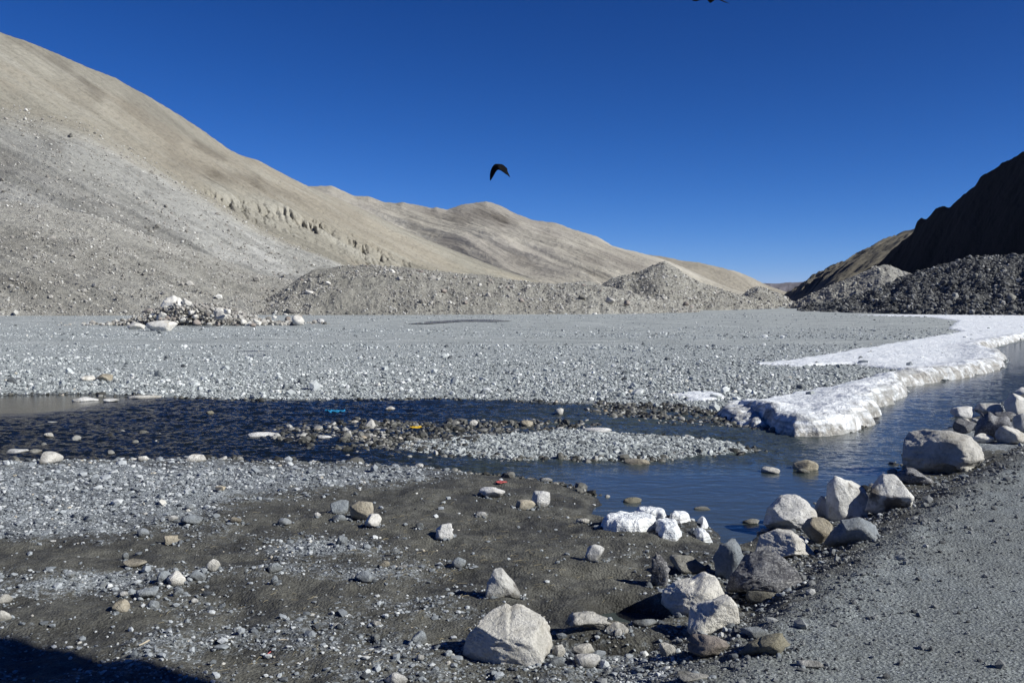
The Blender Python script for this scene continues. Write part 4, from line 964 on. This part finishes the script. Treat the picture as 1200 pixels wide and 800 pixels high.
# far side
rock(122, 447, 20, 9, 'tanrock', 'cream stone alone on the far gravel plain at left', 421, None, 4, 0.8)
rock(103, 446, 17, 6, 'pale', 'pale stone left of the cream one on the far plain', 423, None, 4, 0.8)
ROCKS[-3]['label'] = 'small pale stone alone in the middle of the far plain'

rs = RS(55); fx, fy, fs = [], [], []
for o in ROCKS:
    if o.location.y > 16 or o.location.y < 4: continue
    dm = o.dimensions; n_ = int(14 + 60 * dm.x)
    a_ = rs.uniform(0, 2 * np.pi, n_); k_ = rs.uniform(0.42, 0.72, n_)
    fx.append(o.location.x + np.cos(a_) * dm.x * k_); fy.append(o.location.y + np.sin(a_) * dm.y * k_); fs.append(np.clip(rs.lognormal(np.log(0.02 + 0.03 * dm.x), 0.5, n_), 0.008, 0.11))
fx, fy, fs = map(np.concatenate, (fx, fy, fs)); fz = H(fx, fy); k_ = fz > 0.0
scatter('foot_rubble', np.stack([fx, fy, fz], -1)[k_], fs[k_], M['pebble'], 33, 2, (0.4, 0.85), tint=RS(4).beta(1.4, 2.2, int(k_.sum())))
tag(bpy.data.objects['foot_rubble'], 'small chips and pebbles gathered round the feet of the near rocks', 'pebbles')

# ice lumps in the near cove
def lump(poly, thick, label):
    P = [on_z(x_, y_, 0.02) for x_, y_ in poly]
    an = [math.degrees(math.atan2(*p_)) for p_ in P]; rd = [math.hypot(*p_) for p_ in P]
    ice_sheet('ice_lump', P, label, min(an) - 0.4, max(an) + 0.4, min(rd) - 0.25, max(rd) + 0.25, thick, thick, 2.5, 0.0012, 0.04, 0.26, 0.09, 'ice lumps in the near cove')
lump([(702, 627), (718, 619), (745, 617), (770, 621), (773, 631), (752, 637), (722, 637), (704, 634)], 0.14, 'long white ice lump at the left front of the cove')
lump([(736, 607), (752, 604), (768, 607), (782, 613), (780, 619), (762, 618), (744, 615)], 0.12, 'white ice lump at the back left of the cove')
lump([(783, 611), (800, 607), (812, 611), (811, 617), (798, 620), (785, 619)], 0.09, 'flat creamy ice lump in the middle of the back row')
lump([(762, 630), (778, 624), (796, 629), (803, 638), (794, 645), (774, 644)], 0.12, 'broad ice lump with a rough front, right of the long one')
lump([(815, 614), (826, 612), (833, 617), (830, 623), (818, 623)], 0.08, 'small ice lump alone at the back right end of the cove')
lump([(812, 632), (822, 628), (832, 632), (837, 640), (826, 643), (815, 641)], 0.08, 'greyish ice lump beside the egg-shaped rock')

# bright rock heap below the scree and the biggest blocks on moraine and plain
rock(205, 374, 33, 22, 'pale', 'big bright white block on top of the rock heap at the foot of the scree', 601, [(-20, 2), (-14, 18), (-2, 28), (8, 24), (16, 12), (20, 2)], 4, 0.9, 'boulder', 'boulder', zoff=0.8)
rock(160, 386, 20, 9, 'pale', 'white rounded boulder at the left foot of the rock heap', 603, None, 4, 0.9, 'boulder', 'boulder')
rock(190, 388, 36, 13, 'pale', 'broad pale block at the front of the rock heap', 605, None, 4, 0.9, 'boulder', 'boulder')
rock(376, 379, 10, 6, 'white', 'white boulder alone right of the rock heap', 607, None, 3, 0.9, 'boulder', 'boulder')
rock(488, 366, 8, 6, 'white', 'white boulder at the foot of the moraine', 609, None, 3, 0.9, 'boulder', 'boulder')
rs = RS(77)
pool = [rock_mesh('boulder', 700 + i, 1.0, 0.85, 0.7, M['pink' if i % 3 == 0 else 'pale'], 3, None, 14, 40) for i in range(8)]
def copies(n, name, cat, label, group, pts, size, meshes, sink=0.15):
    for i in range(n):
        o = link(name, meshes[i % len(meshes)]); s = float(size[i])
        o.location = (pts[i][0], pts[i][1], pts[i][2] - s * 0.7 * sink)
        o.scale = (s * rs.uniform(0.85, 1.2), s, s * rs.uniform(0.7, 1.25)); o.rotation_euler = (rs.normal(0, 0.15), rs.normal(0, 0.15), rs.uniform(0, 6.28))
        tag(o, label, cat, group)
pts, sz = [], []
for i in range(110):
    px = rs.normal(218, 38) if i < 75 else rs.uniform(140, 345)
    up = max(0, 1 - abs(px - 215) / 80)
    p = ground_at(float(px), float(rs.uniform(374, 386)))
    p[1] += rs.uniform(0, 9); p[2] = 0.3 + up * rs.uniform(0, 2.6)
    pts.append(p); sz.append(np.clip(rs.lognormal(np.log(0.7), 0.45), 0.35, 1.7))
hx = rs.normal(218, 50, 3200); hd = rs.uniform(-2, 11, 3200); hp = np.array([on_z(a_, 381, 0.3) for a_ in hx])
hp = np.stack([hp[:, 0], hp[:, 1] + hd, 0.3 + np.clip(1 - np.abs(hx - 215) / 85, 0, 1) * rs.uniform(0, 2.4, 3200)], -1)
tag(scatter('heap_rubble', hp, np.clip(rs.lognormal(np.log(0.34), 0.5, 3200), 0.15, 0.9), M['rubble'], 31, 1, (0.6, 0.95)), 'small rubble between the blocks of the rock heap', 'rubble')
copies(110, 'boulder', 'boulder', 'pale angular block piled in the rock heap at the foot of the scree', 'blocks of the rock heap', pts, sz, pool)
p = on_slope(D1, 45, rs, 1.0)
copies(45, 'boulder', 'boulder', 'pale boulder perched on the long moraine behind the plain', 'boulders on the long moraine', p, np.clip(rs.lognormal(np.log(0.95), 0.35, 45), 0.6, 1.9), pool)
dpool = [rock_mesh('boulder', 750 + i, 1.0, 0.85, 0.7, M['wetrock' if i % 3 else 'pale'], 3, None, 10, 16) for i in range(6)]
p = on_slope(R1, 40, rs, 1.0)
copies(40, 'boulder', 'boulder', 'grey boulder on the dark shaded moraine at right', 'boulders on the dark moraine', p, np.clip(rs.lognormal(np.log(0.9), 0.4, 40), 0.55, 2.2), dpool)

# more of the embankment row where it runs off to the right
rpool = [rock_mesh('rock', 780 + i, 1.0, 0.85, 0.75, M[('pale', 'wetrock', 'darkrock', 'spot', 'blue')[i % 5]], 4) for i in range(5)]
pts = []
for i in range(26):
    a_ = rs.uniform(1112, 1285); pts.append(ground_at(float(a_), float(np.interp(a_, [1112, 1160, 1200, 1290], [508, 490, 475, 440]) + rs.uniform(-3, 12))))
copies(26, 'rock', 'rock', 'rock heaped at the far end of the boulder row beside the track', 'rocks at the far end of the boulder row', pts, np.clip(rs.lognormal(np.log(0.36), 0.4, 26), 0.2, 0.75), rpool, 0.2)

# ------------------------------------------------------------------ birds
def bird(name, loc, label, span_pts, scale=1.0):
    """one continuous skin lofted wing tip to wing tip through the body; span_pts: (x, z, chord, thickness, y offset, chord tilt)"""
    V, Fq = [], []; n = 12
    for x, z, c, t, yo, tilt in span_pts:
        for k in range(n):
            a = 2 * math.pi * k / n
            cy = math.cos(a) * c / 2; tz = math.sin(a) * t / 2
            V.append((x, yo + cy * math.cos(tilt) - tz * math.sin(tilt), z + cy * math.sin(tilt) + tz * math.cos(tilt)))
    m = len(span_pts)
    for i in range(m - 1):
        for k in range(n):
            Fq.append((i * n + k, i * n + (k + 1) % n, (i + 1) * n + (k + 1) % n, (i + 1) * n + k))
    me = bpy.data.meshes.new(name); me.from_pydata(V, [], Fq + [tuple(range(n))[::-1], tuple(range((m - 1) * n, m * n))])
    me.materials.append(M['feather']); me.update()
    for p_ in me.polygons: p_.use_smooth = True
    o = link(name, me); o.location = loc; o.scale = (scale,) * 3
    return tag(o, label, 'bird', 'birds over the valley')
d = 45.0; s = d / F
pb = at_d(584.5, 197, d)
bird('bird', pb, 'black bird in mid flight with drooping wings against the open blue sky', [
    (-10.4 * s, -10.4 * s, 0.30, 0.05, 0.0, 1.2), (-9.6 * s, -8.8 * s, 0.52, 0.06, 0, 1.2), (-8.0 * s, -5.8 * s, 0.60, 0.07, 0, 1.15), (-6.0 * s, -2.8 * s, 0.60, 0.08, 0, 1.1), (-3.9 * s, -0.2 * s, 0.52, 0.10, 0, 1.0),
    (-1.8 * s, 1.2 * s, 0.52, 0.18, 0.02, 0.6), (-0.2 * s, 1.5 * s, 0.66, 0.22, 0.03, 0.4), (1.4 * s, 1.1 * s, 0.52, 0.18, 0.02, 0.6),
    (3.4 * s, 0.5 * s, 0.42, 0.09, 0, 1.0), (5.8 * s, -1.0 * s, 0.42, 0.06, 0, 1.05), (8.4 * s, -3.2 * s, 0.40, 0.05, 0, 1.05), (10.0 * s, -4.2 * s, 0.36, 0.04, 0.02, 1.05), (10.1 * s, -5.8 * s, 0.24, 0.03, 0, 1.0), (11.4 * s, -7.8 * s, 0.18, 0.02, 0, 0.95), (13.2 * s, -10.4 * s, 0.03, 0.012, 0, 0.9)])
pb = at_d(832, -3.0, d)
bird('bird', pb, 'second black bird, only wing tips showing at the top edge of the picture', [
    (-21 * s, -4.2 * s, 0.03, 0.012, 0, 0.5), (-16 * s, -3.6 * s, 0.24, 0.04, 0, 0.6), (-11 * s, -2.0 * s, 0.30, 0.04, 0, 0.5), (-4 * s, 0.2 * s, 0.34, 0.06, 0, 0.35), (-1.5 * s, -2.6 * s, 0.5, 0.14, 0, 0.25),
    (0.8 * s, -4.6 * s, 0.62, 0.16, 0, 0.25), (3.2 * s, -3.2 * s, 0.5, 0.14, 0, 0.25), (7 * s, -0.6 * s, 0.34, 0.06, 0, 0.4), (12 * s, -3.0 * s, 0.30, 0.05, 0, 0.5), (17 * s, -5.2 * s, 0.24, 0.04, 0, 0.5), (22.5 * s, -7.2 * s, 0.03, 0.012, 0, 0.4)])

# ------------------------------------------------------------------ litter, sticks, straw
def litter(px, py, w, mat, label, seed):
    p = ground_at(px, py); wm = w * p[1] / F
    g = 9; rs_ = RS(seed); u = np.linspace(-0.5, 0.5, g); X, Y = np.meshgrid(u, u)
    Z = 0.28 * np.abs(fbm(X * 3 + seed, Y * 3, octv=3, seed=seed)) + 0.10
    X = X + 0.12 * rs_.normal(size=X.shape) * 0.5; Y = Y * 0.8 + 0.06 * rs_.normal(size=X.shape)
    Vv = np.stack([X, Y, Z], -1).reshape(-1, 3) * wm
    me = mesh_np('plastic_scrap', Vv, grid_faces(g, g), M[mat], True)
    o = link('plastic_scrap', me); o.location = p; o.rotation_euler.z = seed
    md = o.modifiers.new('thickness', 'SOLIDIFY'); md.thickness = wm * 0.03
    tag(o, label, 'litter')
litter(393, 484, 20, 'blueplastic', 'crumpled blue plastic scrap caught in the stream', 1)
litter(487, 502, 14, 'yellowplastic', 'crumpled yellow plastic scrap on the shoal', 2)
litter(637, 537, 10, 'yellowplastic', 'small orange-yellow plastic scrap at the front of the gravel island', 3)
litter(587, 566, 12, 'redplastic', 'faded red plastic strip on the near shore', 4)
litter(735, 563, 6, 'yellowplastic', 'tiny yellow scrap in the calm water before the island', 5)

def stick(p, ang_, L, r_, mat, label):
    bm = bmesh.new(); nseg = 7; rings = []
    for i in range(nseg):
        t = i / (nseg - 1) - 0.5
        c = Vector((t * L, 0.06 * L * math.sin(t * 5), 0.035 * L * math.cos(t * 4)))
        rad_ = r_ * (1 - 0.5 * abs(t) * 2 * 0.6)
        rings.append([bm.verts.new(c + Vector((0, math.cos(a) * rad_, math.sin(a) * rad_))) for a in [k * math.pi / 3 for k in range(6)]])
    for a, b in zip(rings, rings[1:]):
        for k in range(6): bm.faces.new((a[k], a[(k + 1) % 6], b[(k + 1) % 6], b[k]))
    bm.faces.new(rings[0][::-1]); bm.faces.new(rings[-1])
    me = bpy.data.meshes.new('stick'); bm.to_mesh(me); bm.free(); me.materials.append(M[mat])
    o = link('stick', me); o.location = (p[0], p[1], p[2] + r_); o.rotation_euler.z = ang_
    tag(o, label, 'stick')
stick(ground_at(172, 753), 1.0, 0.16, 0.008, 'stick', 'short bleached stick on the dark mud near the big shadow')
stick(ground_at(331, 750), 0.0, 0.08, 0.005, 'stick', 'thin pale twig lying flat on gravel, right of the bleached stick')
stick(ground_at(316, 765), 1.1, 0.12, 0.004, 'redplastic', 'thin reddish twig below the pale flat twig')
stick(ground_at(715, 735), 0.9, 0.30, 0.010, 'stick', 'curved pale root beside the shaded pool')

# straw scattered over the mud: thin bent blades in one object
n = 1700
u = rs.uniform(0, 1, n); px = np.where(u < 0.6, rs.normal(560, 90, n), rs.uniform(150, 740, n)); py = np.where(u < 0.6, rs.normal(640, 38, n), rs.uniform(575, 790, n))
Vs, Fs = [], []
t = np.array([(p_, q_) for p_, q_ in zip(px, py)])
rx = (t[:, 0] - 600) / F; ry = (t[:, 1] - 352) / F
yy = 2.78 / np.maximum(ry, 0.05); xx = rx * yy
zz = H(xx, yy); k = (zz > 0.04) & (sdf(xx, yy, ROAD) < -0.1) & (fbm(xx / 0.5, yy / 0.5, octv=2, seed=801) > 0.08)
xx, yy, zz = xx[k], yy[k], zz[k]; n = len(xx)
L = rs.uniform(0.03, 0.11, n); a = rs.uniform(0, np.pi, n); w = rs.uniform(0.0008, 0.0018, n); lift = rs.uniform(0.004, 0.02, n)
dx, dy = np.cos(a), np.sin(a)
sec = []
for tt, zo in ((-0.5, 0.003), (0.0, 1.0), (0.5, 0.006)):
    for sx, up in ((-1, 0), (1, 0), (0, 1)):
        sec.append(np.stack([xx + dx * L * tt - dy * w * sx, yy + dy * L * tt + dx * w * sx, zz + (lift if zo == 1.0 else zo) + up * w * 1.5], -1))
V = np.stack(sec, 1)
base = []
for s_ in (0, 3):
    for q0, q1 in ((0, 1), (1, 2), (2, 0)): base.append((s_ + q0, s_ + q1, s_ + 3 + q1, s_ + 3 + q0))
Fa = (np.array(base)[None] + (np.arange(n) * 9)[:, None, None]).reshape(-1, 4)
tag(link('straw', mesh_np('straw', V.reshape(-1, 3), Fa, M['straw'], False)), 'dry straw bits scattered on the near mud', 'straw', kind='stuff')

# ------------------------------------------------------------------ unseen rock added right of the camera to cast the lower-left shadow
me = rock_mesh('shade_rock_mesh', 901, 9.0, 9.0, 15.0, M['moraine_shade_tone'], 5, None, 14, 16, lean=0.42)
o = link('added_shade_rock', me); o.location = (8.3, -4.2, -0.4); o['kind'] = 'structure'

# ------------------------------------------------------------------ the air of the valley
bm = bmesh.new(); bmesh.ops.create_cube(bm, size=1.0)
bmesh.ops.scale(bm, vec=(34000, 34000, 900), verts=bm.verts); bmesh.ops.translate(bm, vec=(0, 0, 450 - 2.0), verts=bm.verts)
me = bpy.data.meshes.new('haze'); bm.to_mesh(me); bm.free()
hm = bpy.data.materials.new('haze_material'); hm.use_nodes = True; ht = hm.node_tree; ht.nodes.clear()
ho = ht.nodes.new('ShaderNodeOutputMaterial'); hv = ht.nodes.new('ShaderNodeVolumePrincipled')
hv.inputs['Color'].default_value = (0.72, 0.82, 1.0, 1); hv.inputs['Density'].default_value = 5e-6; hv.inputs['Anisotropy'].default_value = 0.2
ht.links.new(hv.outputs[0], ho.inputs['Volume']); me.materials.append(hm)
tag(link('haze', me), kind='stuff')
